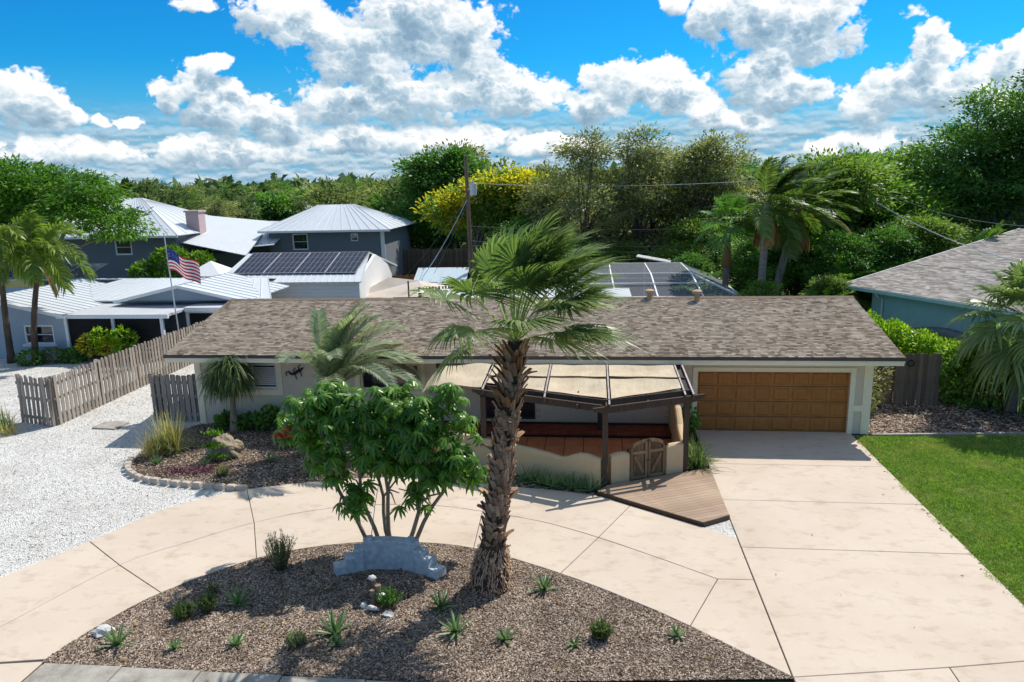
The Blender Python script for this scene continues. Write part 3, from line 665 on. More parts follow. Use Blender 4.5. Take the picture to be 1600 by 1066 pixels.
# painted brick of the porch wall, brick by brick where it shows
pb = mesh_data('brick', *(lambda b: (b.V, b.F))(MB().box((0, 0, 0), (.285, .02, .095))), 'porch_brick_paint')
n_b = 0
for r in range(9):
    for k in range(30):
        x = -1.95+k*.30-(.15 if r % 2 else 0); z = .32+r*.105
        if x < -1.95 or x+.285 > 2.6: continue
        if x+.285 > W4[0] and x < W4[1] and z+.095 > W4[2]: continue
        put('brick', pb, wall, (x, -.018, z)); n_b += 1
# garage door: four sections of eight raised panels
gd = part('garage_door', 'door_oak', house, ((GX0, HY+.10, .0), (GX1, HY+.14, GZ)))
pw = (GX1-GX0)/8; ph = GZ/4
def raised(w, h):
    b = MB(); i = .035
    P = [(0, 0, 0), (w, 0, 0), (w, 0, h), (0, 0, h), (i, -.028, i), (w-i, -.028, i), (w-i, -.028, h-i), (i, -.028, h-i)]
    b.add(P, [[0, 1, 5, 4], [1, 2, 6, 5], [2, 3, 7, 6], [3, 0, 4, 7], [4, 5, 6, 7]]); return mesh_data('panel', b.V, b.F, 'door_oak_panel')
pm = raised(pw-.11, ph-.13)
for r in range(4):
    for k in range(8): put('panel', pm, gd, (GX0+k*pw+.055, .097, r*ph+.065))
    if r: MB().box((GX0, HY+.088, r*ph-.008), (GX1, HY+.0995, r*ph+.008)).build('section_joint', 'dark_bronze', gd)
# roof
EY = HY-.82; RX0, RX1 = -14.75, 9.55; sl = (RZ-2.79)/(RY-EY)
roof = MB(); BY = HYB+.8; bz = RZ-sl*(BY-RY)
T = .1
roof.add([(RX0, EY, 2.77), (RX1, EY, 2.77), (RX1, RY, RZ-.02), (RX0, RY, RZ-.02), (RX1, BY, bz-.02), (RX0, BY, bz-.02), (RX0, EY, 2.77-T), (RX1, EY, 2.77-T), (RX1, RY, RZ-.02-T), (RX0, RY, RZ-.02-T), (RX1, BY, bz-.02-T), (RX0, BY, bz-.02-T)],
    [[0, 1, 2, 3], [3, 2, 4, 5], [0, 6, 7, 1], [4, 10, 11, 5], [1, 7, 8, 2], [2, 8, 10, 4], [0, 3, 9, 6], [3, 5, 11, 9], [6, 9, 8, 7], [9, 11, 10, 8]])
roof_o = roof.build('roof', 'shingle_brown', house)
ey = Vector((0, RY-EY, RZ-2.79)); Ls = ey.length; ey.normalize()
shingle_plane('shingles', (RX0-.02, EY-.03, 2.785), (1, 0, 0), ey, RX1-RX0+.04, Ls+.03, 'shingle_brown', roof_o, .108, .17)
shingle_plane('shingles', (RX1+.02, BY+.03, bz), (-1, 0, 0), Vector((0, -(BY-RY), RZ-bz)).normalized(), RX1-RX0+.04, math.hypot(BY-RY, RZ-bz), 'shingle_brown', roof_o, course=.29, tab=.6)
cap = mesh_data('ridge_cap', *(lambda b: (b.V, b.F))(MB().add([(0, -.15, -.03), (.3, -.15, -.028), (.3, 0, .03), (0, 0, .022), (.3, .15, -.028), (0, .15, -.03)], [[0, 1, 2, 3], [3, 2, 4, 5]])), 'shingle_brown')
for k in range(int((RX1-RX0)/.27)):
    put('ridge_cap', cap, roof_o, (RX0+k*.27, RY-HY, RZ+.012), scale=(1, 1, random.uniform(.9, 1.15)))
part('drip_edge', 'dark_drip', roof_o, ((RX0-.03, EY-.05, 2.68), (RX1+.03, EY-.012, 2.775)))
part('fascia', 'cream_trim', roof_o, ((RX0, EY-.012, 2.52), (RX1, EY+.02, 2.675)))
part('soffit', 'cream_trim', roof_o, ((RX0+.02, EY+.022, 2.58), (RX1-.02, HY-.002, 2.615)))
for x, lb in ((RX0, 0), (RX1, 1)):
    MB().bar((x, EY, 2.66), (x, RY, RZ-.13), .05, .16).build('rake_board', 'cream_trim', roof_o)
    MB().bar((x, RY, RZ-.13), (x, BY, bz-.13), .05, .16).build('rake_board', 'cream_trim', roof_o)
# outlookers under the eave corners
for x0_, x1_ in ((HX0-.5, HX0+.02), (HX1-.02, HX1+.5)): part('eave_bracket', 'cream_trim', roof_o, ((x0_, HY+.15, 2.34), (x1_, HY+.29, 2.5)))
# roof vents and the flat white lanai roof behind the ridge
for x, y in ((2.11, 28.18), (3.85, 27.95)):
    v_ = MB().lathe((x, y, RZ-.12), [(.11, 0), (.11, .22), (.10, .24), (.10, .3), (.17, .31), (.18, .42), (.10, .46)], 14).build('vent_pipe', 'terracotta_pipe', roof_o, smooth=False)
part('lanai_roof', 'metal_roof_white', house, ((-8.1, HYB+.9, 2.72), (1.8, 38.3, 2.84)))
for x in (-8., -3.2, 1.7): part('lanai_post', 'white_paint', house, ((x-.05, 38.1, 0), (x+.05, 38.2, 2.72)))
# lizard-shaped iron wall ornament
gk = thing('wall_ornament', 'black iron lizard ornament hung on the grey wall', 'ornament', (-10.4, HY-.03, 1.95))
g = MB(); pth = [(-.36, 0, -.10), (-.38, 0, .02), (-.28, 0, .06), (-.2, 0, -.03), (-.08, 0, -.02), (.04, 0, .06), (.16, 0, .12), (.27, 0, .2)]
g.tube([(-10.4+x, HY-.05, 1.95+z) for x, y, z in pth], [.015, .02, .025, .035, .055, .06, .05, .02], 6)
for s_, (bx, bz_) in ((1, (-.06, 0)), (-1, (-.06, -.03)), (1, (.12, .12)), (-1, (.14, .08))):
    g.tube([(-10.4+bx, HY-.05, 1.95+bz_), (-10.4+bx-.04*s_, HY-.05, 1.95+bz_+.12*s_), (-10.4+bx+.06, HY-.05, 1.95+bz_+.2*s_)], [.022, .018, .014], 5)
g.build('body', 'black_iron', gk)

# ------------------------------------------------------------------ patio: floor, low walls, pergola, gate, deck
patio = sheet('patio_floor', [(-5.2, 23.2), (-5.2, 21.4), (-3.2, 20.75), (.3, 19.35), (2.6, 20.4), (2.6, 23.2)], .10, 'joint_dark', thick=.1)
tl = 0
for i in range(14):
    for j in range(7):
        x0, y0 = -5.2+i*.61, 19.2+j*.61
        q = [(x0, y0), (x0+.6, y0), (x0+.6, y0+.6), (x0, y0+.6)]
        for (ax, ay), (bx, by) in (((-5.2, 21.4), (-3.2, 20.75)), ((-3.2, 20.75), (.3, 19.35)), ((.3, 19.35), (2.6, 20.4))):
            nx, ny = (by-ay), -(bx-ax); q = clip_convex(q, nx, ny, nx*ax+ny*ay) if q else q
        q = clip_convex(q, 1, 0, 2.6) if q else q; q = clip_convex(q, 0, 1, 23.0) if q else q
        if len(q) < 3: continue
        b = MB().prism(shrink(q, .006), .09, .115); c = (x0, y0)
        put('tile', mesh_data('tile', [(x-c[0], y-c[1], z) for x, y, z in b.V], b.F, 'terracotta'), patio, (c[0], c[1], 0))
porch = sheet('porch_step', [(-5.2, 23.02), (2.6, 23.02), (2.6, 24.09), (-5.2, 24.09)], .27, 'joint_dark', thick=.27)
bm1 = mesh_data('brick', *(lambda b: (b.V, b.F))(MB().box((0, 0, 0), (.094, .2, .075))), 'red_brick')
bm2 = mesh_data('brick', *(lambda b: (b.V, b.F))(MB().box((0, 0, 0), (.20, .094, .03))), 'red_brick')
for k in range(74): put('brick', bm1, porch, (-5.2+k*.1045+.005, 22.985, .205+random.uniform(-.002, .002)))
for k in range(37):
    for r in range(6): put('brick', bm2, porch, (-5.19+k*.208+(.1 if r % 2 and k < 36 else 0), 23.2+r*.105, .248+random.uniform(0, .003)))

def low_wall(name, label, pts, heights, thick, cat='wall', mat='stucco_tan'):
    """stucco wall along a path with a rounded, uneven top"""
    w = thing(name, label, cat, (pts[0][0], pts[0][1], 0)); P = [Vector((*p, 0)) for p in pts]; b = MB(); rings = []
    for i, p in enumerate(P):
        t = (P[min(i+1, len(P)-1)]-P[max(i-1, 0)]).normalized(); s_ = Vector((-t.y, t.x, 0))*thick/2; h = heights[i]; c = .05
        rings.append([p-s_, p+s_, p+s_+Vector((0, 0, h-c)), p+s_*.65+Vector((0, 0, h-.012)), p+Vector((0, 0, h)), p-s_*.65+Vector((0, 0, h-.012)), p-s_+Vector((0, 0, h-c))])
    V = [q for r in rings for q in r]; F = []; n = 7
    for i in range(len(P)-1):
        for k in range(n): F.append([i*n+k, i*n+(k+1) % n, (i+1)*n+(k+1) % n, (i+1)*n+k])
    F += [list(range(n))[::-1], [(len(P)-1)*n+k for k in range(n)]]
    b.add(V, F); b.build('body', mat, w, smooth=False); return w
def along(a, b, n): return [(a[0]+(b[0]-a[0])*k/n, a[1]+(b[1]-a[1])*k/n) for k in range(n+1)]
pts = along((-4.6, 21.1), (-2.1, 20.12), 6)+along((-2.1, 20.12), (.2, 19.2), 12)[1:]
hs = [.98, .98, .96, .94, .92, .9, .88, .87, .86, .84, .82, .79, .76, .78, .88, .96, .97, .93, .9]
low_wall('garden_wall', 'long tan stucco garden wall with a wavy top before the patio', pts, hs, .2)
low_wall('gate_pier', 'short tan stucco wall between the taller pergola post and the gate', along((.44, 19.38), (.95, 19.62), 4), [.93, .96, .97, .96, .92], .2)
low_wall('gate_pier', 'short tan stucco wall between the gate and the driveway side post', along((2.02, 20.12), (2.5, 20.34), 4), [.97, .99, 1., 1.0, .99], .2)
low_wall('side_wall', 'tan stucco wall stepping up from the pergola to the house', along((2.6, 20.5), (2.6, 24.04), 12), [1.0, .98, 1.0, 1.02, 1.08, 1.25, 1.4, 1.48, 1.5, 1.5, 1.52, 1.55, 1.58], .2)

perg = thing('pergola', 'dark brown wooden pergola with sagging beige canvas panels', 'pergola', (.31, 19.24, 0))
def pbar(name, p, q, w, h, mat='pergola_brown', parent=None): return MB().bar(p, q, w, h).build(name, mat, parent or perg)
for x, y, h in ((.31, 19.24, 2.2), (2.61, 20.34, 2.2), (-3.25, 20.62, 2.2)): part('post', 'pergola_brown', perg, ((x-.075, y-.075, .0), (x+.075, y+.075, h)))
part('post', 'dark_bronze', perg, ((.12, 23.3, .27), (.28, 23.46, 2.3)))
def beam_end(p, q):  # beam with a curved, cut-back tail
    d = (Vector(q)-Vector(p)).normalized(); b = MB(); s_ = Vector((-d.y, d.x, 0))*.035; up = Vector((0, 0, 1)); L = (Vector(q)-Vector(p)).length
    prof = [(0, .06), (.02, .0), (.06, -.03), (.12, -.01), (.2, -.06), (.32, -.1), (L-.32, -.1), (L-.2, -.06), (L-.12, -.01), (L-.06, -.03), (L-.02, 0), (L, .06), (L, .09), (0, .09)]
    V = [Vector(p)+d*a-s_+up*z for a, z in prof]+[Vector(p)+d*a+s_+up*z for a, z in prof]; n = len(prof)
    b.add(V, [list(range(n)), list(range(n, 2*n))[::-1]]+[[i, n+i, n+(i+1) % n, (i+1) % n] for i in range(n)]); return b.build('beam', 'pergola_brown', perg)
beam_end((-.02, 19.02, 2.29), (3.12, 20.5, 2.29)); beam_end((-3.6, 20.84, 2.29), (.22, 19.32, 2.29))
BKY, BKZ, FZ = 23.25, 2.47, 2.36
pbar('ledger', (-5.2, BKY, BKZ-.02), (2.75, BKY, BKZ-.02), .05, .16)
def front_y(x):
    return 20.70+(x+3.25)*(19.28-20.70)/3.56 if x < .31 else 19.28+(x-.31)*(20.36-19.28)/2.3
rx = [-3.25, -2.3, -1.38, -.45, .42, 1.5, 2.55, 2.78]
for k, x in enumerate(rx):
    fy = front_y(min(x, 2.65))-.14
    lo = .0 if k in (0, 2, 4, 6, 7) else .075
    pbar('rafter', (x, BKY, BKZ-.01-lo), (x, fy, FZ-.01-lo), .045, .13)
    if k in (0, 2, 4, 6, 7): pbar('batten', (x, BKY-.05, BKZ+.085), (x, fy-.02, FZ+.085), .045, .025, 'weathered_batten')
pbar('rafter', (.34, BKY, BKZ-.01), (.34, 19.15, FZ-.01), .045, .13)
for a, c in zip((-3.25, .31), (.31, 2.75)): # front fascia, mid purlin
    pbar('fascia', (a, front_y(a)+.22, FZ+.03), (c, front_y(min(c, 2.65))+.22, FZ+.03), .04, .17)
pbar('purlin', (-3.25, 21.85, 2.485), (.31, 21.6, 2.485), .05, .07, 'pergola_brown'); pbar('purlin', (.31, 21.6, 2.485), (2.75, 21.75, 2.485), .05, .07, 'pergola_brown')
def canvas(x0, x1, ya0, ya1, yb0, yb1, sag, seed):
    """a sagging sheet between x0..x1; (ya*) far edge y at both ends, (yb*) near edge"""
    rng = random.Random(seed); n, m_ = 14, 9; V = []; p1, p2, p3 = rng.random()*6, rng.random()*6, rng.random()*6
    for j in range(m_+1):
        for i in range(n+1):
            u, w = i/n, j/m_; x = x0+(x1-x0)*u; y = (ya0+(ya1-ya0)*u)*(1-w)+(yb0+(yb1-yb0)*u)*w
            z = FZ+(BKZ-FZ)*(y-19.3)/(BKY-19.3)+.085
            z += -sag*4*u*(1-u)*math.sin(math.pi*min(1, max(0, w)))**.7 + .006*math.sin(u*9+p1+w*3)+.03*math.sin(u*4+w*8+p2)*math.sin(math.pi*w)*math.sin(math.pi*u)+.016*math.sin(u*15+p3+w*4)*math.sin(math.pi*w)
            V.append((x, y, z))
    F = [[j*(n+1)+i, j*(n+1)+i+1, (j+1)*(n+1)+i+1, (j+1)*(n+1)+i] for j in range(m_) for i in range(n)]
    V2 = [(x, y, z-.006) for x, y, z in V]; k = len(V)
    b = MB().add(V+V2, F+[[a+k for a in f][::-1] for f in F]); return b.build('canvas_panel', 'canvas', perg, smooth=True)
mains = [-3.25, -1.38, .42, 2.55]
for k, (a, c) in enumerate(zip(mains[:-1], mains[1:])):
    canvas(a+.05, c-.05, 23.15, 23.15, 21.85, 21.8, .06, k); canvas(a+.06, c-.06, 21.65, 21.6, front_y(a)+.38, front_y(c)+.38, .10, 10+k)
# loose end of the canvas hanging over the left side
b = MB(); n, m_ = 12, 12; V = []
for j in range(m_+1):
    for i in range(n+1):
        u, w = i/n, j/m_; x = -3.32-1.95*u; y = 23.15-(2.35-.5*u)*w; z = 2.55-.10*w-.10*u*u-.75*max(0, u-.82)*5.5*.30+.03*math.sin(u*8+w*4)+.025*math.sin(w*9+u*3)
        V.append((x, y, z))
F = [[j*(n+1)+i, j*(n+1)+i+1, (j+1)*(n+1)+i+1, (j+1)*(n+1)+i] for j in range(m_) for i in range(n)]
MB().add(V+[(x, y, z-.006) for x, y, z in V], F+[[a+len(V) for a in f][::-1] for f in F]).build('canvas_panel', 'canvas', perg, smooth=True)

# arched double gate
gate = thing('garden_gate', 'arched rustic double gate of brown planks between tan piers', 'gate', (1.0, 19.66, 0), math.atan2(.46, 1.02))
gm = INV[gate.name].inverted(); GW = 1.12
def arch(x): return .98+.27*math.sqrt(max(0, 1-((x-GW/2)/(GW/2))**2))
def gpoly(name, pts, y0, y1, mat, parent=gate):
    n = len(pts); V = [(x, y0, z) for x, z in pts]+[(x, y1, z) for x, z in pts]
    F = [list(range(n)), list(range(n, 2*n))[::-1]]+[[i, n+i, n+(i+1) % n, (i+1) % n] for i in range(n)]
    return put(name, mesh_data(name, V, F, mat), parent)
for k in range(10):
    a, c = k*GW/10+.004, (k+1)*GW/10-.004
    gpoly('plank', [(a, .05), (c, .05), (c, arch(c)-.03), (a, arch(a)-.03)], 0, .03, 'rustic_gate')
for side in (0, 1):
    o = side*GW/2; m_ = lambda x: o+x if side == 0 else GW-x
    def br(*p):
        q = [(m_(x), z) for x, z in p]; gpoly('brace', q if side == 0 else q[::-1], -.03, -.002, 'rustic_gate_light')
    w = GW/2-.012
    br((.01, .06), (.085, .06), (.085, arch(.085)-.06), (.01, arch(.02)-.1)); br((w-.075, .06), (w, .06), (w, arch(w)-.03), (w-.075, arch(w-.075)-.03))
    br((.087, .08), (w-.077, .08), (w-.077, .17), (.087, .17)); br((.087, .82), (w-.077, .82), (w-.077, .91), (.087, .91))
    br((.10, .74), (.17, .80), (w-.09, .28), (w-.16, .20))
    xs = [.087+(w-.087)*k/6 for k in range(7)]
    for a, c in zip(xs[:-1], xs[1:]): br((a, arch(a)-.1), (c, arch(c)-.1), (c, arch(c)), (a, arch(a)))
put('latch', mesh_data('latch', *(lambda b: (b.V, b.F))(MB().box((GW/2-.05, -.045, .6), (GW/2+.06, -.031, .63))), 'black_iron'), gate)
for x in (-.05, GW+.0): put('post', mesh_data('post', *(lambda b: (b.V, b.F))(MB().box((x, -.03, 0), (x+.05, .07, 1.0))), 'rustic_gate'), gate)

deck = thing('wooden_deck', 'brown plank deck wedge before the garden gate', 'deck', (.09, 18.7, 0))
DP = [(.12, 18.72), (2.66, 17.02), (3.36, 17.48), (3.34, 20.5), (2.7, 20.26), (.36, 19.12)]
d_ = Vector((2.3, 1.1)).normalized(); nn = Vector((d_.y, -d_.x)); o0 = Vector((.31, 19.24))
for k in range(-2, 24):
    lo, hi = k*.145-.02, k*.145+.119
    c0 = nn.dot(o0); q = clip_convex(DP, nn.x, nn.y, c0+hi); q = clip_convex(q, -nn.x, -nn.y, -(c0+lo)) if len(q) > 2 else q
    if len(q) < 3: continue
    c = (sum(p[0] for p in q)/len(q), sum(p[1] for p in q)/len(q)); rz = math.atan2(d_.y, d_.x); cs, sn = math.cos(-rz), math.sin(-rz)
    ql = [((x-c[0])*cs-(y-c[1])*sn, (x-c[0])*sn+(y-c[1])*cs) for x, y in q]; b = MB().prism(ql, .115, .14)
    put('plank', mesh_data('plank', b.V, b.F, 'deck_board'), deck, (c[0]-.09, c[1]-18.7, random.uniform(-.001, .001)), (0, 0, rz))
sub = shrink(DP, .02); MB().prism(sub, .0, .113).build('frame', 'deck_fascia', deck)
for a, c in ((DP[0], DP[1]), (DP[1], DP[2])):
    v = Vector((c[0]-a[0], c[1]-a[1])); n_ = Vector((v.y, -v.x)).normalized()*.012
    MB().bar((a[0]+n_.x, a[1]+n_.y, .07), (c[0]+n_.x, c[1]+n_.y, .07), .024, .136).build('fascia', 'deck_fascia', deck)

# ------------------------------------------------------------------ island: stepped planter wall and ornament
pl = thing('planter_wall', 'stepped curved blue-grey masonry planter wall in the mulch island', 'planter', (-4.5, 14.4, 0))
def pw_path(u): # u -1..1
    return Vector((-4.48+1.2*u, 14.62-.36*u*u, 0))
steps = [(0, .50, .70), (.50, .66, .55), (.66, .82, .38), (.82, 1.0, .2)]
b = MB()
def wall_piece(u0, u1, h, th=.26):
    n = max(2, int(abs(u1-u0)*14)); ring = []
    for k in range(n+1):
        u = u0+(u1-u0)*k/n; p = pw_path(u); t = (pw_path(u+.01)-pw_path(u-.01)).normalized(); s_ = Vector((-t.y, t.x, 0))*th/2
        ring.append([p-s_, p+s_, p+s_+Vector((0, 0, h-.02)), p+s_*.9+Vector((0, 0, h)), p-s_*.9+Vector((0, 0, h)), p-s_+Vector((0, 0, h-.02))])
    F = []; m_ = 6
    for i in range(n):
        for k in range(m_): F.append([i*m_+k, i*m_+(k+1) % m_, (i+1)*m_+(k+1) % m_, (i+1)*m_+k])
    F += [list(range(m_))[::-1], [n*m_+k for k in range(m_)]]; return MB().add([q for r in ring for q in r], F)
wall_piece(-.50, .50, .70).build('body', 'planter_blue', pl)
for a, c, h in steps[1:]:
    for s_ in (-1, 1): wall_piece(s_*(a+.001), s_*(c-.001), h+random.uniform(-.02, .02), .31).build('step_block', 'planter_blue', pl)
for u, w in ((-.38, .1), (.38, .12)): wall_piece(u-w/2, u+w/2, .735+.02*random.random(), .2).build('coping_stone', 'planter_blue', pl)
orn = thing('piling_ornament', 'small wooden piling ornament with a white float on the mulch', 'ornament', (-4.5, 13.25, 0))
for k, (dx, dy, h, r) in enumerate(((0, 0, .48, .075), (.12, -.03, .40, .065), (.03, -.12, .34, .06))): MB().tube([(-4.5+dx, 13.25+dy, 0), (-4.5+dx, 13.25+dy, h)], r, 10).build('piling', 'pole_wood', orn)
MB().tube([(-4.9, 13.05, .02), (-4.6, 13.2, .38)], .02, 6).build('stick', 'pole_wood', orn)
MB().tube([(-4.42+.17*math.cos(a), 13.2+.17*math.sin(a), .2) for a in np.linspace(0, 6.28, 14)], .012, 5).build('rope', 'black_iron', orn)
def blob(c, r, seed=0, sub=2, amp=.25, flat=.8):
    rng = random.Random(seed); import bmesh
    bm = bmesh.new(); bmesh.ops.create_icosphere(bm, subdivisions=sub, radius=1); ph = [(rng.uniform(1, 4), rng.uniform(1, 4), rng.uniform(1, 4), rng.random()*6) for _ in range(5)]
    V = []
    for q in bm.verts:
        p = q.co; k = 1+amp*sum(math.sin(a*p.x*1.7+b_*p.y*1.7+c_*p.z*1.7+d)/5*1.6 for a, b_, c_, d in ph); k *= 1+rng.uniform(-.14, .14)*amp; V.append((c[0]+p.x*k*r[0], c[1]+p.y*k*r[1], c[2]+p.z*k*r[2]*flat))
    F = [[q.index for q in f.verts] for f in bm.faces]; bm.free(); return V, F
MB().add(*blob((-4.27, 13.12, .2), (.085, .07, .085), 1, 2, .05, 1)).build('float', 'white_paint', orn, smooth=True)
MB().add(*blob((-4.5, 13.25, .53), (.09, .07, .06), 2, 2, .2, 1)).build('shell', 'pale_rock', orn, smooth=True)
MB().add(*blob((-4.62, 12.98, .07), (.07, .06, .07), 2, 2, .1, 1)).build('shell', 'white_paint', orn, smooth=True)
b = MB(); b.tube([(-4.55+.28*k/8, 12.86+.03*math.sin(k), .03+.09*math.sin(math.pi*k/8)) for k in range(9)], [.02+.03*math.sin(math.pi*k/8) for k in range(9)], 8); b.build('shell', 'pale_rock', orn, smooth=True)
for k, (x, y, r, lb) in enumerate(((-9.42, 11.75, .16, 'pale rough rock lying in mulch beside the spiky aloe'), (-4.05, 12.75, .10, 'flat pale stone lying in mulch below the piling ornament'))):
    tag(put('rock', mesh_data('rock', *blob((0, 0, r*.35), (r*1.3, r, r), 5+k, 2, .3, .7), 'pale_rock', smooth=False), None, (x, y, 0)), lb, 'rock')
# edging stones round the bed
edge = [Vector((x, y, 0)) for x, y in BEDL]; edge = smooth_line(BEDL, 10); acc = 0; last = edge[0]; es = []
for p in edge[1:]:
    acc += (p-last).length
    if acc >= .29: es.append((p, math.atan2((p-last).y, (p-last).x))); acc = 0
    last = p
er = thing('stone_edging', 'row of rough tan edging stones between the gravel and the mulch bed', 'edging', (BEDL[0][0], BEDL[0][1], 0))
def stone_mesh(seed):
    rng = random.Random(seed); P = []
    for z in (0, .13, .165):
        i = .0 if z < .14 else .02
        for sx, sy in ((-1, -1), (1, -1), (1, 1), (-1, 1)): P.append((sx*(.135-i)+rng.uniform(-.01, .01), sy*(.085-i)+rng.uniform(-.01, .01), z+rng.uniform(-.006, .006)))
    return mesh_data('stone', P, [[3, 2, 1, 0]]+[[a+4*l, (a+1) % 4+4*l, (a+1) % 4+4*l+4, a+4*l+4] for l in (0, 1) for a in range(4)]+[[8, 9, 10, 11]], 'edging_stone')
sm = [stone_mesh(k) for k in range(4)]
for k, (p, a) in enumerate(es): put('stone', sm[k % 4], er, (p.x-BEDL[0][0], p.y-BEDL[0][1], 0), (0, 0, a+random.uniform(-.06, .06)))
MB().bar((9.0, 23.88, .03), (14, 24.26, .03), .1, .1).build('edging_strip', 'grey_concrete', None, None, origin=(9, 23.88, 0))
tag(bpy.data.objects['edging_strip'], 'pale concrete edging strip between lawn and brown mulch', 'edging')

# ------------------------------------------------------------------ plant generators (arrays of small leaf faces)
def unit(a): return a/np.maximum(np.linalg.norm(a, axis=-1, keepdims=True), 1e-9)
def leaf_quads(P, D, N, L, W, rng, v):
    """rhombic leaves with a folded midrib: base P, direction D, normal N, length L, width W -> V, F(quads), v"""
    n = len(P); D = unit(D); S = unit(np.cross(D, N)); N = np.cross(S, D); L = L[:, None]; W = W[:, None]
    base = P; tip = P+D*L-N*L*.10; m = P+D*L*.45
    l = m+S*W/2+N*W*.14; r = m-S*W/2+N*W*.14
    V = np.stack([base, l, tip, r], 1).reshape(-1, 3); F = np.arange(n*4).reshape(-1, 4)
    return V, F, np.repeat(v, 4)
def crown_points(blobs, n, rng, shell=.55, up=.15):
    w = np.array([b[3]*b[4]*b[5] for b in blobs])**(2/3); idx = rng.choice(len(blobs), n, p=w/w.sum()); B = np.array(blobs)[idx]
    d = unit(rng.normal(size=(n, 3))); d[:, 2] += up; d = unit(d); r = shell+(1.2-shell)*rng.random(n)**.75
    return B[:, :3]+d*B[:, 3:6]*r[:, None], d
def make_crown(blobs, n_clump, per, leaf, clump_r, rng, flat=.7, aspect=.5, droop=0.):
    C, D = crown_points(blobs, n_clump, rng); cv = rng.random(n_clump)
    k = n_clump*per; ci = np.repeat(np.arange(n_clump), per); off = rng.normal(size=(k, 3))*clump_r*.55*np.array([1, 1, flat])*(.7+.6*rng.random((n_clump, 1)))[ci]
    P = C[ci]+off; dirs = unit(off+D[ci]*clump_r*.5+rng.normal(size=(k, 3))*clump_r*.35); dirs[:, 2] -= droop
    N = unit(rng.normal(size=(k, 3))*.6+np.array([0, 0, 1.])+D[ci]*.4)
    L = leaf*(.6+.8*rng.random(k)); v = np.clip(.62*cv[ci]+.38*rng.random(k), 0, 1)
    return leaf_quads(P, dirs, N, L, L*aspect, rng, v), C
def limbs(base, C, trunk_top, r0, rng, n_limbs=14, wig=.25, lean=(0, 0)):
    """trunk and limbs as tapering tubes in one mesh"""
    b = MB(); base = np.array(base, float); top = np.array(trunk_top, float)
    path = [base+(top-base)*t+np.array([rng.normal()*wig*.25*math.sin(t*3), rng.normal()*wig*.25*math.sin(t*3), 0]) for t in np.linspace(0, 1, 6)]
    b.tube(path, [r0*1.35 if i == 0 else r0*(1-.5*i/5) for i in range(6)], 9)
    sel = rng.choice(len(C), min(n_limbs, len(C)), replace=False)
    for j, i in enumerate(sel):
        s = path[rng.integers(3, 6)]; e = C[i]; mid = s+(e-s)*.5+np.array([rng.normal()*wig, rng.normal()*wig, .25*np.linalg.norm(e-s)*.4]); q = []
        for t in np.linspace(0, 1, 6): q.append(s*(1-t)**2+mid*2*t*(1-t)+e*t*t)
        rr = r0*(.30+.18*rng.random()); b.tube(q, [rr*(1-.85*t) for t in np.linspace(0, 1, 6)], 6, cap=False)
    return b
TREE_CACHE = {}
def tree_meshes(key, blobs, n_clump, per, leaf, clump_r, mat, bark, trunk_top, r0, seed, n_limbs=16, flat=.7, aspect=.5, droop=0., wig=.25):
    rng = np.random.default_rng(seed); (V, F, v), C = make_crown(blobs, n_clump, per, leaf, clump_r, rng, flat, aspect, droop)
    t = limbs((0, 0, 0), C, trunk_top, r0, rng, n_limbs, wig)
    return mesh_data('crown', V, F, mat, v), mesh_data('trunk', t.V, t.F, bark, smooth=True)
def place_tree(name, label, cat, meshes, loc, rz=0., s=1., group=None, sz=None):
    t = thing(name, label, cat, loc, rz, group); t.scale = (s, s, sz or s)
    put('trunk', meshes[1], t); put('crown', meshes[0], t); return t
def ell(*l): return list(l)
def rand_blobs(rng, n, h0, h1, spread, r, flat=.75):
    out = []
    for _ in range(n):
        a = rng.random()*6.283; q = spread*math.sqrt(rng.random()); z = h0+(h1-h0)*rng.random(); k = r*(.7+.6*rng.random()); sh = 1-.45*((z-h0)/(h1-h0))
        out.append((q*sh*math.cos(a), q*sh*math.sin(a), z, k, k, k*flat))
    return out

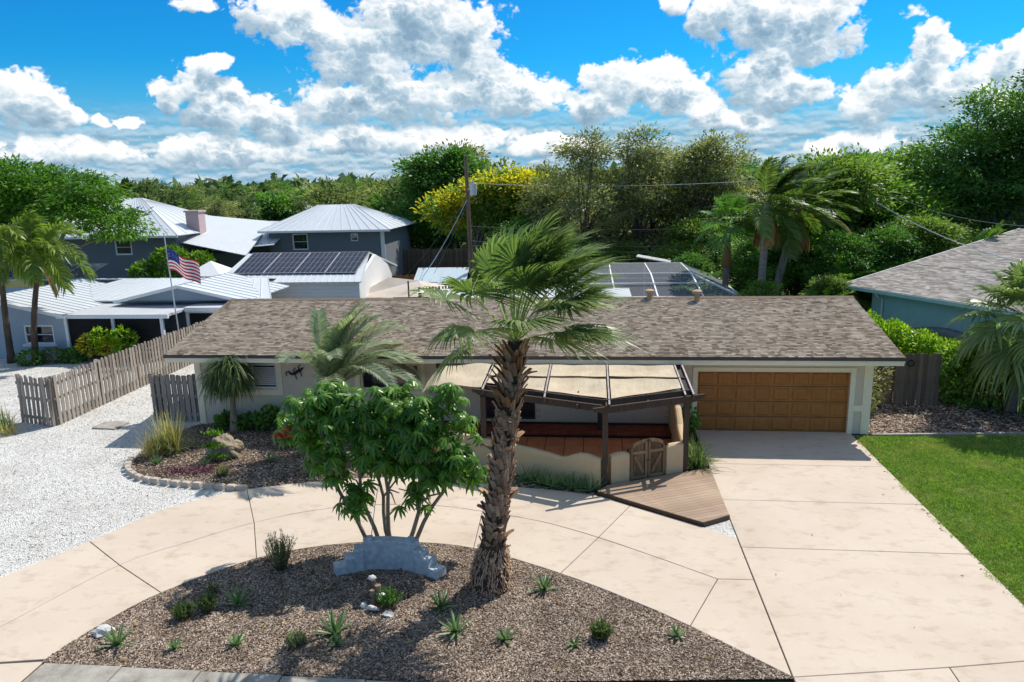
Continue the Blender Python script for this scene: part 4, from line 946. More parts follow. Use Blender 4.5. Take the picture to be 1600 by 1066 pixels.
# fronds -------------------------------------------------------------
def fan_frond(o, d, L_pet, R_b, rng, wind, droop, nseg=34, span=150):
    """costapalmate leaf: stalk plus pleated fan whose free tips droop and blow"""
    o = np.array(o, float); d = unit(np.array(d, float)); wind = np.array(wind, float); up = np.array([0, 0, 1.])
    P = []; p = o.copy(); dd = d.copy(); n = 6
    for i in range(n+1):
        P.append(p.copy()); dd = unit(dd+(-up*.06*droop+wind*.05)); p = p+dd*L_pet/n
    V = []; F = []; v = []
    s0 = unit(np.cross(dd, up)); nu = np.cross(s0, dd)
    for i, q in enumerate(P):
        w = .028*(1-.45*i/n); V += [q-s0*w, q+nu*w*.6, q+s0*w]; v += [.9]*3
        if i: F += [[3*i-3, 3*i-2, 3*i+1, 3*i], [3*i-2, 3*i-1, 3*i+2, 3*i+1]]
    h = P[-1]; a = dd; s = s0; nrm = np.cross(s, a); tone = rng.random()*.4
    for k in range(nseg):
        th = math.radians(-span+2*span*(k+.5)/nseg); dth = math.radians(span*2/nseg)*.5
        dk = a*math.cos(th)+s*math.sin(th)+nrm*(.22*abs(math.sin(th))+.10)   # shallow cup
        dk = unit(dk); sk = unit(np.cross(nrm, dk)); Rk = R_b*(1-.25*abs(th)/3.0)*(.92+.16*rng.random()); base = len(V); st = [0, .28, .52, .76, 1.]
        jit = rng.normal()*.06
        for t in st:
            w = Rk*t*math.tan(dth)*1.02 if t <= .52 else Rk*.52*math.tan(dth)*max(0., (1-t)/.48)**.8
            c = h+dk*Rk*t+(-up*(droop*.42+.12)*Rk+wind*Rk*.40)*max(0, t-.25)**2*1.2+sk*jit*t*t*Rk
            fold = nrm*w*.55*(1 if t <= .6 else .4); V += [c-sk*w-fold*.5, c+fold*.5, c+sk*w-fold*.5]; q = tone+.45*rng.random()+.15*t; v += [q, q+.1, q]
        for i in range(len(st)-1):
            b0 = base+3*i; F += [[b0, b0+1, b0+4, b0+3], [b0+1, b0+2, b0+5, b0+4]]
    return np.array(V), np.array(F), np.clip(v, 0, 1)
def pinnate_frond(o, d, L, rng, wind, droop, nleaf=44, leaflet=.5, width=.035, vee=.35, plume=0., curl=0.):
    o = np.array(o, float); d = unit(np.array(d, float)); wind = np.array(wind, float); up = np.array([0, 0, 1.]); n = 16; P = []; T = []; p = o.copy(); dd = d.copy()
    for i in range(n+1):
        P.append(p.copy()); T.append(dd.copy()); dd = unit(dd+(-up*.085*droop*(.3+1.4*i/n)+wind*.055)); p = p+dd*L/n
    P = np.array(P); T = np.array(T); V = []; F = []; v = []; tone = rng.random()*.35
    for i in range(n+1):
        s = unit(np.cross(T[i], up)); w = .03*(1-.85*i/n)*L/2.5; nu = np.cross(s, T[i]); V += [P[i]-s*w, P[i]+nu*w, P[i]+s*w]; v += [.75]*3
        if i: F += [[3*i-3, 3*i-2, 3*i+1, 3*i], [3*i-2, 3*i-1, 3*i+2, 3*i+1]]
    for k in range(nleaf):
        t = .16+.84*(k+.5)/nleaf; x = t*n; i = min(int(x), n-1); f = x-i; c = P[i]*(1-f)+P[i+1]*f; tg = unit(T[i]*(1-f)+T[i+1]*f); s0 = unit(np.cross(tg, up)); nu = np.cross(s0, tg)
        ll = leaflet*(.45+.75*math.sin(math.pi*min(1, (t*.92+.06)))**.7)*(.9+.2*rng.random())
        for sg in (-1, 1):
            vv = vee+(rng.random()-.5)*plume*2; dl = unit(s0*sg+tg*(.55+.5*t)+nu*vv+wind*.25); N = unit(np.cross(dl, tg))*1.; base = len(V); m = c+dl*ll*.5-up*ll*.03*droop+wind*ll*.05; e = c+dl*ll*.93-up*ll*(.22*droop)+wind*ll*.16
            sd = unit(np.cross(dl, np.cross(tg, dl)+1e-6))*width; sd = unit(tg-dl*np.dot(tg, dl))*width
            V += [c-sd*.5, c+sd*.5, m-sd, m+sd, e]; q = tone+.6*rng.random(); v += [q]*5; F += [[base, base+1, base+3, base+2], [base+2, base+3, base+4, base+4]]
    F2 = [f if f[2] != f[3] else f[:3] for f in F]
    return np.array(V), F2, np.clip(v, 0, 1)
def frond_part(root, name, data, mat):
    V, F, v = data; loc = np.array(root.location)
    F = [list(map(int, f)) for f in F]
    return put(name, mesh_data(name, V-loc, F, mat, v), root)
def dirv(az, el): return (math.cos(el)*math.cos(az), math.cos(el)*math.sin(az), math.sin(el))

# ------------------------------------------------------------------ the tall fan palm in the island
def washingtonia():
    base = Vector((-2.19, 13.95, 0)); t = thing('fan_palm', 'tall windswept fan palm with shaggy brown trunk growing in the island', 'palm', tuple(base)); rng = np.random.default_rng(5)
    def axis(z): # leaning trunk
        k = z/5.3; return Vector((-2.19+.68*k**1.1, 13.95, z))
    tr = MB(); zs = [0, .08, .25, .5, .78, 1.0, 1.15, 1.6, 2.4, 3.2, 4.0, 4.8, 5.35]; rs = [.36, .39, .395, .37, .315, .265, .235, .215, .205, .20, .19, .185, .16]
    tr.tube([axis(z) for z in zs], rs, 18); trunk = tr.build('trunk', 'palm_root', t, smooth=True)
    # leaf bases: split boots standing off the trunk
    def boot(seed, L, W, out):
        r = random.Random(seed); b = MB(); P = []; n = 4
        for i in range(n+1):
            f = i/n; w = W*(1-.45*f)*(1 if i < n else .75); z = L*f; y = -(.015+out*f**1.6); th = .028*(1-.5*f)
            k = r.uniform(-.012, .012)
            P += [(-w/2, y+.02, z), (0+k, y-.015, z+r.uniform(-.01, .01)), (w/2, y+.02, z), (0+k, y+th, z)]
        F = []
        for i in range(n):
            a = 4*i
            for k in range(4): F.append([a+k, a+(k+1) % 4, a+4+(k+1) % 4, a+4+k])
        F.append([4*n, 4*n+1, 4*n+2, 4*n+3]); b.add(P, F); return b
    meshes = [mesh_data('leaf_base', *(lambda b: (b.V, b.F))(boot(k, .19+.04*(k % 3), .185, .035+.022*(k % 4))), 'palm_boot') for k in range(6)]
    top = [mesh_data('leaf_base', *(lambda b: (b.V, b.F))(boot(20+k, .28+.05*(k % 3), .15, .10+.05*(k % 3))), 'palm_boot_rust' if k % 2 else 'palm_boot') for k in range(5)]
    n = 290; ga = 2.399963
    for k in range(n):
        f = k/n; z = .98+4.3*f; a = k*ga+random.uniform(-.12, .12); c = axis(z); r = .20-.02*f
        sh = z > 3.95; me = random.choice(top) if (sh and random.random() < .75) else random.choice(meshes)
        s_ = random.uniform(.8, 1.2); tilt = random.uniform(-.08, .16)+(.25*random.random() if sh else 0)
        if random.random() < .04: tilt += .8
        put('leaf_base', me, trunk, (c.x-base.x+math.cos(a)*r, c.y-base.y+math.sin(a)*r, z-.1), (tilt, random.uniform(-.25, .25), a+math.pi/2), (s_, s_, s_))
    # matted root fibres over the swollen base
    V = []; F = []; v = []
    for k in range(900):
        z = random.uniform(.0, 1.02); a = random.random()*6.283; c = axis(z); r = float(np.interp(z, zs, rs))+.012; l = random.uniform(.07, .2); w_ = random.uniform(.006, .014); tx = random.uniform(-.8, .8); n0 = len(V)
        for q in (0, .5, 1):
            aa = a+tx*l*q*1.5; rr = r+.05*math.sin(q*3.1)*random.random()+.02*q; zz = max(0.01, z-l*q*(1-abs(tx)*.5)); cc = axis(zz); rr = rr-r+float(np.interp(zz, zs, rs))+.012
            V += [(cc.x-base.x+math.cos(aa-w_/r)*rr, cc.y-base.y+math.sin(aa-w_/r)*rr, zz), (cc.x-base.x+math.cos(aa+w_/r)*rr, cc.y-base.y+math.sin(aa+w_/r)*rr, zz)]; v += [.5, .5]
        F += [[n0, n0+1, n0+3, n0+2], [n0+2, n0+3, n0+5, n0+4]]
    put('root_fibres', mesh_data('root_fibres', V, F, 'palm_boot', v), trunk, kind='stuff')
    # crown
    hub = axis(5.3); wind = np.array([.95, -.1, .05]); fr = []
    nf = 34
    for k in range(nf):
        f = k/nf; az = k*2.399963+.3; el = R(89-62*f**1.3); el += R(rng.normal()*5)
        d = np.array(dirv(az, el))+wind*(.22 if f < .75 else .1); fr.append((d, (1.5 if f < .5 else 1.25)+.25*rng.random(), .92+.16*rng.random(), .35+.75*f))
    fr += [(np.array((-1., -.2, .50)), 1.05, .85, 1.5), (np.array((-.95, -.1, .12)), 1.0, .85, 1.6), (np.array((1., -.1, .42)), 1.15, .9, 1.), (np.array((.9, -.5, .5)), 1.1, .9, 1.), (np.array((.6, -.8, .45)), 1.1, .95, 1.1), (np.array((.1, -.9, .7)), 1.1, .95, 1.)]
    for d, lp, rb, dr in fr:
        w = wind*((.65+.5*rng.random()) if d[0] > -.55 else .35); o = np.array(hub)+unit(d)*.12
        frond_part(t, 'frond', fan_frond(o, d, lp, rb, rng, w, dr, 36, 138), 'leaf_washingtonia')
washingtonia()

# ------------------------------------------------------------------ umbrella tree in the island
def schefflera():
    base = Vector((-4.75, 15.35, 0)); t = thing('umbrella_tree', 'multi-stemmed umbrella tree with drooping glossy leaf clusters behind the planter', 'tree', tuple(base)); rng = np.random.default_rng(21)
    def rosette(seed, n=10, L=.27):
        r = np.random.default_rng(seed); V = []; F = []; v = []
        for k in range(n):
            a = 6.283*k/n+r.normal()*.08; l = L*(.85+.3*r.random()); w = l*.235; dz = -.6-.45*r.random(); st = [0, .1, .32, .74, 1.]; ws = [.10, .40, 1., .92, .12]; b0 = len(V); q = .25+.6*r.random(); cx, cy = math.cos(a), math.sin(a)
            for f, wf in zip(st, ws):
                x = l*f*(1-.12*f); z = .07*math.sin(f*2)+dz*l*f**1.6; c = np.array([cx*x, cy*x, z]); s = np.array([-cy, cx, 0])*w*wf/2
                V += [c-s+[0, 0, -w*wf*.13], c, c+s+[0, 0, -w*wf*.13]]; v += [q-.1, min(1, q+.28), q-.1]
            for i in range(4):
                p = b0+3*i; F += [[p, p+1, p+4, p+3], [p+1, p+2, p+5, p+4]]
        # stalk
        return np.array(V), F, np.clip(v, 0, 1)
    ros = [mesh_data('leaf_cluster', *(lambda q: (q[0], [list(map(int, f)) for f in q[1]]))(rosette(k, 10+k % 3, .33+.03*(k % 2))), 'leaf_schefflera', rosette(k, 10+k % 3, .33+.03*(k % 2))[2], smooth=False) for k in range(5)]
    blobs = [(x, 15.35+.25*math.sin(x*7), z, r*1.14, r*1.05, r*.9) for x, z, r in ((-6.4, 3.45, .55), (-6.75, 2.85, .45), (-6.25, 2.3, .5), (-5.65, 3.65, .52), (-5.5, 2.75, .55), (-4.95, 3.3, .5), (-4.75, 2.55, .5), (-4.2, 3.55, .5), (-4.0, 2.7, .55), (-3.4, 3.65, .5), (-3.15, 3.0, .52), (-2.95, 2.25, .5), (-2.62, 1.85, .36), (-5.5, 1.3, .34), (-4.1, 1.4, .28), (-5.9, 3.1, .5), (-3.7, 3.2, .45), (-5.85, 2.1, .4), (-5.1, 2.15, .4), (-4.4, 2.2, .4), (-3.6, 2.1, .42), (-4.6, 3.7, .4), (-6.0, 3.75, .35))]
    stems = [((-5.15, 15.3), (-6.2, 15.4, 2.9)), ((-4.95, 15.42), (-5.5, 15.3, 3.2)), ((-4.68, 15.35), (-4.75, 15.4, 3.2)), ((-4.35, 15.4), (-3.7, 15.4, 3.1)), ((-4.3, 15.3), (-3.1, 15.3, 2.4)), ((-4.75, 15.5), (-5.1, 15.7, 2.6))]
    tips = []
    for k, ((x, y), e) in enumerate(stems):
        s = np.array([x, y, 0.]); e = np.array(e); mid = (s+e)/2+np.array([(x+4.75)*.5-(.12 if e[0] < x else -.1), 0, .25]); q = [s*(1-u)**2+mid*2*u*(1-u)+e*u*u+np.array([.07*math.sin(u*9+k*2), .05*math.sin(u*7+k), 0])*math.sin(math.pi*u) for u in np.linspace(0, 1, 8)]
        m = MB().tube(q, [.055*(1-.55*u) for u in np.linspace(0, 1, 8)], 8)
        for j in range(5):
            p = q[3+j % 4]; b = blobs[rng.integers(0, len(blobs))]; bb = min(blobs, key=lambda B: (B[0]-p[0])**2+(B[2]-p[2])**2+rng.random()*1.5); e2 = np.array(bb[:3])+rng.normal(size=3)*.3; m.tube([p, (p+e2)/2+np.array([0, 0, .12]), e2], [.028, .02, .012], 5)
        m.build('trunk', 'bark_pale', t, smooth=True)
    C, D = crown_points(blobs, 500, rng, .35, .2); order = np.argsort(C[:, 1]-.35*C[:, 2]+rng.random(len(C))*.25); extra_V, extra_F, extra_v = [], [], []; done = 0
    for i in order:
        p, d = C[i], D[i]
        if d[2] < -.6 and rng.random() < .5: continue
        tilt = .7*math.sqrt(d[0]**2+d[1]**2)+rng.normal()*.3; az = math.atan2(d[1], d[0]); s_ = .5+.5*rng.random(); m = Matrix.Rotation(az, 4, 'Z') @ Matrix.Rotation(tilt, 4, 'Y') @ Matrix.Rotation(rng.random()*6, 4, 'Z'); k = int(rng.integers(0, 5)); loc = Vector((p[0]-base.x, p[1]-base.y, p[2]))
        if done < 285: put('leaf_cluster', ros[k], t, loc, m.to_euler(), (s_,)*3); done += 1
        else:
            V, F, v = rosette(k, 10+k % 3, .33+.03*(k % 2)); n0 = sum(len(q) for q in extra_V); Mr = np.array(m.to_3x3()); extra_V.append((V*s_)@Mr.T+np.array(loc)); extra_F += [[a+n0 for a in f] for f in F]; extra_v.append(np.clip(v+rng.normal()*.12, 0, 1))
    put('inner_foliage', mesh_data('inner_foliage', np.concatenate(extra_V), extra_F, 'leaf_schefflera', np.concatenate(extra_v)), t, kind='stuff')
    # low shoots on the stems
    for p in ((-5.35, 15.2, 1.55), (-5.2, 15.15, 1.35), (-5.0, 15.1, 1.5), (-5.1, 15.2, 1.75), (-4.2, 15.2, 1.35), (-4.0, 15.15, 1.5), (-3.8, 15.2, 1.2), (-4.4, 15.15, 1.2), (-5.5, 15.2, 1.7), (-4.1, 15.3, 1.75), (-5.3, 15.0, 1.15)):
        put('leaf_cluster', ros[rng.integers(0, 5)], t, (p[0]-base.x, p[1]-base.y, p[2]), (rng.normal()*.3, rng.normal()*.3, rng.random()*6), (.75,)*3)
    # red flower sprays
    for k in range(2):
        b = MB(); o = np.array([-6.75+.2*k, 14.72+.1*k, 2.98+.1*k])
        for j in range(7):
            a = -1.2+j*.38; e = o+np.array([math.sin(a)*.3, -.12, .28*math.cos(a)*.7]); b.tube([o, (o+e)/2+np.array([0, 0, .03]), e], [.012, .016, .008], 5, v=rng.random())
        b.build('flower_spike', 'flower_red', t)
schefflera()

# ------------------------------------------------------------------ feather palms
def feather_palm(name, label, base, top, r0, r1, fronds, L, mat, bark, rng, wind, leaflet, width, nleaf=44, plume=.0, vee=.3, droop=1., dead=0, el0=88, el1=-25, shaft=None, group=None, lean_pow=1.3, cat='palm'):
    t = thing(name, label, cat, tuple(base), 0, group); B = np.array(base, float); T = np.array(top, float); n = 9; m = MB(); path = []
    for i in range(n+1):
        f = i/n; p = B+(T-B)*f; p[:2] = B[:2]+(T[:2]-B[:2])*f**lean_pow; path.append(p)
    m.tube(path, [r0*(1.3 if i == 0 else 1)*(1-i/n)+r1*i/n for i in range(n+1)], 10)
    m.build('trunk', bark, t, smooth=True)
    if shaft: MB().tube([T-np.array([0, 0, .1]), T+np.array([0, 0, shaft])], [r1*1.15, r1*.6], 8).build('crownshaft', 'leaf_xmas', t, smooth=True)
    h = T+np.array([0, 0, shaft or 0])
    for k in range(fronds):
        f = k/fronds; az = k*2.399963+.7; el = R(el0+(el1-el0)*f**1.1)+rng.normal()*.08; d = np.array(dirv(az, el))+np.array(wind)*(.35 if f < .8 else .15)
        frond_part(t, 'frond', pinnate_frond(h+unit(d)*.05, d, L*(.85+.3*rng.random()), rng, wind, droop*(.6+.7*f), nleaf, leaflet, width, vee, plume), mat)
    for k in range(dead):
        az = k*2.1+.4; frond_part(t, 'dead_frond', pinnate_frond(h-np.array([0, 0, .15]), np.array(dirv(az, R(-55))), L*.75, rng, np.array(wind)*.2, 1.6, nleaf//2, leaflet*.7, width, -.2), 'leaf_brown')
    return t
rg = np.random.default_rng(33); WIND = np.array([.9, -.1, .0])
feather_palm('pindo_palm', 'silvery arching feather palm standing before the grey house front', (-8.6, 22.3, 0), (-8.5, 22.3, 1.75), .24, .2, 22, 3.0, 'leaf_pindo', 'palm_bark', rg, WIND*.55, .62, .024, 52, .1, .5, 1.1, 0, 89, 42)
feather_palm('coconut_palm', 'tall coconut palm with brown hanging dead fronds behind the pool cage', (8.45, 38.5, 0), (8.6, 38.5, 7.0), .2, .17, 22, 2.75, 'leaf_coconut', 'palm_bark', rg, WIND, .62, .032, 60, .3, .2, .7, 5, 88, -30)
feather_palm('coconut_palm', 'leaning coconut palm with ragged windblown crown beyond the teal house fence', (9.4, 40.5, 0), (10.6, 40.5, 6.6), .2, .17, 18, 2.75, 'leaf_coconut', 'bark_grey', rg, WIND, .62, .032, 60, .3, .2, .7, 4, 86, -30)
dp = thing('broken_frond', 'dry tan palm frond sticking out sideways from the leaning coconut palm', 'frond', (10.9, 40.2, 6.2))
frond_part(dp, 'blade', pinnate_frond((10.9, 40.2, 6.2), (1, 0, .18), 2.6, rg, np.array([0, 0, 0.]), 1.0, 34, .4, .05, -.5), 'leaf_brown')
t7 = thing('fan_palm', 'dark fan palm with tan boot stem beside the tall coconut palm', 'palm', (7.1, 40.5, 0)); MB().tube([(7.1, 40.5, 0), (7.05, 40.5, 3.), (7.1, 40.5, 5.6)], [.2, .17, .16], 9).build('trunk', 'bark_grey', t7, smooth=True); MB().tube([(7.08, 40.5, 3.6), (7.08, 40.5, 5.2)], [.3, .12], 9).build('leaf_skirt', 'leaf_brown', t7, smooth=True)
for k in range(22): frond_part(t7, 'frond', fan_frond((7.1, 40.5, 5.8), dirv(k*2.4, R(80-105*k/22)), 1.1, 1.05, rg, WIND*.5, .6+.8*k/22, 22, 130), 'leaf_dark')
for k, (b_, tp, lb) in enumerate((((-29.1, 33., 0), (-28.8, 33., 5.3), 'straight-stemmed feather palm before the blue-grey gable with fresh green crown'), ((-27.75, 33., 0), (-26.9, 33.1, 4.75), 'curved-stemmed feather palm before the blue-grey gable with plumy crown'))):
    feather_palm('christmas_palm', lb, b_, tp, .17, .11, 12, 2.5, 'leaf_xmas', 'bark_brown', rg, WIND*.55, .62, .04, 54, .9, .3, 1.9, 1 if k else 0, 70, -5, .55, lean_pow=1.8)
# clumping feather palms in the undergrowth
for k, (x, y, h, L, mt, lb) in enumerate(((11.2, 37.8, .9, 2.2, 'leaf_bright', 'bright yellow-green clumping palm below the coconut palms'), (13.6, 42.5, 1.6, 2.4, 'leaf_bright', 'arching light green palm clump near the teal house corner'), (6.1, 43.5, 1.2, 2.0, 'leaf_mid', 'low palm clump behind the screened pool cage'), (21.5, 44.5, 2.8, 2.6, 'leaf_bright', 'light green palm rising behind the teal house roof'))):
    feather_palm('clump_palm', lb, (x, y, 0), (x+.1, y, h), .14, .1, 20, L, mt, 'bark_brown', rg, WIND*.4, .6, .05, 30, .3, .3, 1.3, 0, 82, -10)

# fan palm beside the teal house
fp = thing('fan_palm', 'broad fan palm with dry skirt at the lawn edge beside the hedge', 'palm', (14.6, 26.6, 0)); MB().tube([(14.6, 26.6, 0), (14.7, 26.55, 1.5), (14.9, 26.5, 3.2)], [.2, .17, .15], 10).build('trunk', 'palm_bark', fp, smooth=True)
for k in range(44):
    f = k/44; frond_part(fp, 'frond', fan_frond((14.9, 26.5, 3.2), np.array(dirv(k*2.4, R(84-125*f))), 1.45, 1.35, rg, WIND*.3, .7+1.2*f, 30, 135), 'leaf_washingtonia')
for k in range(9): frond_part(fp, 'dead_frond', fan_frond((14.88, 26.5, 2.9), np.array(dirv(k*.7, R(-58))), .8, .7, rg, WIND*.0, 1.8, 18, 90), 'leaf_brown')

# ponytail palm
pp = thing('ponytail_palm', 'ponytail palm with long hanging strap leaves by the bedroom window', 'palm', (-12.55, 23.3, 0)); MB().tube([(-12.5, 23.3, 0), (-12.5, 23.3, .3), (-12.45, 23.3, 1.3), (-12.45, 23.3, 2.35)], [.2, .13, .08, .07], 10).build('trunk', 'bark_pale', pp, smooth=True)
def straps(o, n, L, w, rng, el=(10, 85), droop=1.8, wind=(0, 0, 0), v0=0., v1=1.):
    V = []; F = []; v = []
    for k in range(n):
        d = np.array(dirv(rng.random()*6.283, R(el[0]+(el[1]-el[0])*rng.random()))); p = np.array(o, float)+rng.normal(size=3)*.03; l = L*(.7+.5*rng.random()); m = 6; q = v0+(v1-v0)*rng.random()
        s = unit(np.cross(d, [0, 0, 1.])+1e-6)
        for i in range(m+1):
            ww = w*(1-(i/m)**2*.9); V += [p-s*ww/2, p+s*ww/2]; v += [q, q]
            if i: a = len(V)-4; F.append([a, a+1, a+3, a+2])
            d = unit(d+np.array([0, 0, -.17*droop])+np.array(wind)*.05); p = p+d*l/m
    return np.array(V), F, v
for o, n, L in (((-12.45, 23.3, 2.46), 240, 1.25), ((-12.75, 23.28, 2.2), 180, 1.15), ((-12.2, 23.2, 2.25), 170, 1.1), ((-12.5, 23.1, 1.9), 160, 1.0), ((-12.95, 23.2, 1.9), 120, .95), ((-12.05, 23.15, 1.95), 120, .95)): frond_part(pp, 'leaf_head', straps(o, int(n*1.3), L*.95, .042, rg, (-15, 70), 2.2), 'leaf_ponytail')
frond_part(pp, 'dry_skirt', straps((-12.42, 23.25, 1.95), 70, .75, .022, rg, (-40, 20), 1.8), 'leaf_straw')

# ------------------------------------------------------------------ small plants
def rosette_plant(name, label, x, y, n, L, w, mat, rng, el=(15, 75), group=None, cat='plant', thick=.25, curl=-.05):
    t = thing(name, label, cat, (x, y, .01), 0, group); protos = []
    for k in range(n):
        a = k*2.399963+rng.random()*.3; e = R(el[1]+(el[0]-el[1])*(k/n)+rng.normal()*6); l = L*(.75+.4*rng.random()); V = []; F = []; v = []; q = rng.random(); d = np.array(dirv(a, e)); s = np.array([-math.sin(a), math.cos(a), 0]); p = np.array([x, y, .03]); nu = np.cross(d, s)*-1; m = 4
        for i in range(m+1):
            f = i/m; ww = w*(.75+.6*f)*(1-f)**.6+.002 if i < m else .002; V += [p-s*ww/2+nu*ww*.2, p-nu*ww*thick*.2, p+s*ww/2+nu*ww*.2]; v += [q, min(1, q+.2), q]
            if i: b0 = 3*(i-1); F += [[b0, b0+1, b0+4, b0+3], [b0+1, b0+2, b0+5, b0+4]]
            d = unit(d+np.array([0, 0, curl])); p = p+d*l/m
        frond_part(t, 'leaf', (np.array(V), F, np.clip(v, 0, 1)), mat)
    return t
rs = np.random.default_rng(8)
for x, y, n, L, lb in ((-8.9, 11.42, 14, .36, 'spiky green aloe beside the pale rough rock'), (-7.25, 12.9, 15, .38, 'dark green aloe growing between the bushy succulent and the dry shrub'), (-4.9, 12.08, 18, .42, 'large spiky aloe below the piling ornament'), (-4.75, 11.75, 9, .28, 'small aloe offset tucked below the large aloe'),
        (-3.05, 13.1, 16, .36, 'green aloe in the shadow below the planter wall end'), (-2.62, 12.3, 16, .38, 'pale green aloe in open sunlit mulch below the fan palm'), (-1.03, 13.9, 14, .34, 'grey-green aloe between the fan palm and the drive joint'), (-1.65, 12.12, 12, .26, 'small dark aloe half buried in mulch'), (-7.75, 11.4, 9, .2, 'tiny aloe sprout beside the pavement'), (-6.65, 11.6, 12, .24, 'small reddish-tipped aloe near the pavement'), (1.55, 12.47, 10, .24, 'small dark green aloe near the pointed end of the island'), (-.35, 12.05, 8, .18, 'tiny aloe sprout beside the upright succulent')):
    rosette_plant('aloe_plant', lb, x, y, n, L*1.15, .085, 'leaf_agave', rs, cat='aloe')
def stick_bush(name, label, x, y, n, h, r, mat, rng, leaf=.07, w=.03, cat='shrub', stems='bark_brown', dens=16, up=.9):
    t = thing(name, label, cat, (x, y, .01)); m = MB(); P = []; D = []
    for k in range(n):
        a = rng.random()*6.283; q = r*math.sqrt(rng.random()); e = np.array([x+q*math.cos(a), y+q*math.sin(a), h*(.6+.5*rng.random())*(1-.3*q/r)]); o = np.array([x+q*.25*math.cos(a), y+q*.25*math.sin(a), 0.]); m.tube([o, (o+e)/2+rng.normal(size=3)*.03, e], [.010, .008, .004], 4, cap=False)
        for j in range(dens):
            f = .3+.7*rng.random(); P.append(o+(e-o)*f+rng.normal(size=3)*.015); D.append(unit(rng.normal(size=3)*.6+np.array([0, 0, up])))
    m.build('stem', stems, t); P = np.array(P); D = np.array(D); k = len(P); V, F, v = leaf_quads(P, D, unit(rng.normal(size=(k, 3))), leaf*(.6+.8*rng.random(k)), np.full(k, w), rng, rng.random(k))
    o = put('foliage', mesh_data('foliage', V-np.array([x, y, .01]), F, mat, v), t, kind='stuff'); return t
stick_bush('succulent_bush', 'bushy green finger-leaved succulent in the island mulch', -8.1, 12.35, 40, .38, .22, 'leaf_ponytail', rs, .09, .022)
stick_bush('succulent_bush', 'second green succulent tuft touching the bushy succulent', -7.75, 12.62, 36, .4, .2, 'leaf_ponytail', rs, .09, .022)
stick_bush('dry_shrub', 'twiggy olive dry shrub beside the circular drive', -6.95, 14.35, 60, .95, .38, 'leaf_olive', rs, .08, .014, dens=26)
stick_bush('succulent_bush', 'upright green and bronze succulent in sunlit mulch', .15, 12.32, 34, .36, .2, 'leaf_ponytail', rs, .12, .024)
stick_bush('dark_shrub', 'low dark shrub beside the piling ornament', -4.1, 13.05, 40, .42, .26, 'leaf_dark', rs, .07, .03)
stick_bush('succulent_bush', 'small mixed green tuft beside the large aloe', -5.5, 11.65, 30, .28, .2, 'leaf_sage', rs, .08, .022)
stick_bush('dry_shrub', 'small twiggy sprout above the bushy succulent', -8.0, 13.3, 14, .3, .16, 'leaf_olive', rs, .06, .014)
# left bed
def grass_clump(name, label, x, y, n, L, rng, mat='leaf_mid', plume=None, w=.014, cat='ornamental grass', droop=.8, el=(35, 88)):
    t = thing(name, label, cat, (x, y, .01)); V, F, v = straps((x, y, .03), n, L, w, rng, el, droop); V[:, 0] += np.repeat(rng.normal(size=n)*.12, 14); V[:, 1] += np.repeat(rng.normal(size=n)*.12, 14)
    frond_part(t, 'blades', (V, F, v), mat)['kind'] = 'stuff'
    if plume:
        V, F, v = straps((x, y, .2), plume, L*1.05, .03, rng, (60, 90), .25); V[:, 0] += np.repeat(rng.normal(size=plume)*.18, 14); frond_part(t, 'plumes', (V, F, v), 'leaf_straw')['kind'] = 'stuff'
    return t
grass_clump('fountain_grass', 'tall fountain grass with straw plumes beside the weathered gate panel', -13.6, 21.15, 420, 1.15, rs, 'leaf_olive', 90)
grass_clump('fountain_grass', 'brownish grass tussock beside the fountain grass at the bed corner', -14.0, 20.9, 220, .8, rs, 'leaf_straw', 20)
grass_clump('grass_tuft', 'green grass tuft at the foot of the fence end in gravel', -21.1, 23.1, 180, .7, rs, 'leaf_mid', 20)
grass_clump('grass_tuft', 'dry grass tuft in gravel outside the fence end', -20.6, 22.7, 140, .5, rs, 'leaf_straw')
for x, y, L, lb in ((3.0, 20.75, .85, 'strappy light green lily clump between pergola post and driveway'), (2.95, 21.5, .8, 'second strappy lily clump along the patio side wall')): grass_clump('lily_clump', lb, x, y, 130, L, rs, 'leaf_ponytail', None, .035, 'lily', 1.2, (30, 85))
rp = thing('rock_planter', 'rough tan coral rock planter with green succulents on its ledges', 'planter', (-11.75, 21., 0))
MB().add(*blob((-11.7, 21., .28), (.46, .40, .42), 9, 4, .32, 1.)).build('rock', 'coral_rock', rp)
MB().add(*blob((-11.42, 21.05, .2), (.3, .3, .3), 19, 4, .3, 1.)).build('rock', 'coral_rock', rp)
for cx, cy, cz, n in ((-11.75, 20.72, .86, 160), (-11.8, 20.55, .5, 200), (-11.65, 20.5, .18, 160)):
    P = np.array([cx, cy, cz])+rs.normal(size=(n, 3))*np.array([.16, .07, .04]); V, F, v = leaf_quads(P, unit(rs.normal(size=(n, 3))*.5+np.array([0, -.3, 1])), unit(rs.normal(size=(n, 3))), np.full(n, .10), np.full(n, .04), rs, rs.random(n)); put('succulent', mesh_data('succulent', V-np.array([-11.75, 21., 0]), F, 'leaf_bright', v), rp, kind='stuff')
def mat_plant(name, label, x, y, rx, ry, h, n, mat, rng, leaf=.07, w=.02, cat='ground cover'):
    P = np.column_stack([x+rng.normal(size=n)*rx, y+rng.normal(size=n)*ry, rng.random(n)*h]); D = unit(rng.normal(size=(n, 3))*.7+np.array([0, 0, .8])); V, F, v = leaf_quads(P, D, unit(rng.normal(size=(n, 3))), leaf*(.6+.8*rng.random(n)), np.full(n, w), rng, rng.random(n))
    return tag(put(name, mesh_data(name, V-np.array([x, y, 0]), F, mat, v), None, (x, y, 0)), label, cat)
mat_plant('purple_plant', 'purple trailing plant mat below the rock planter', -12.2, 19.6, .42, .16, .16, 900, 'leaf_purple', rs)
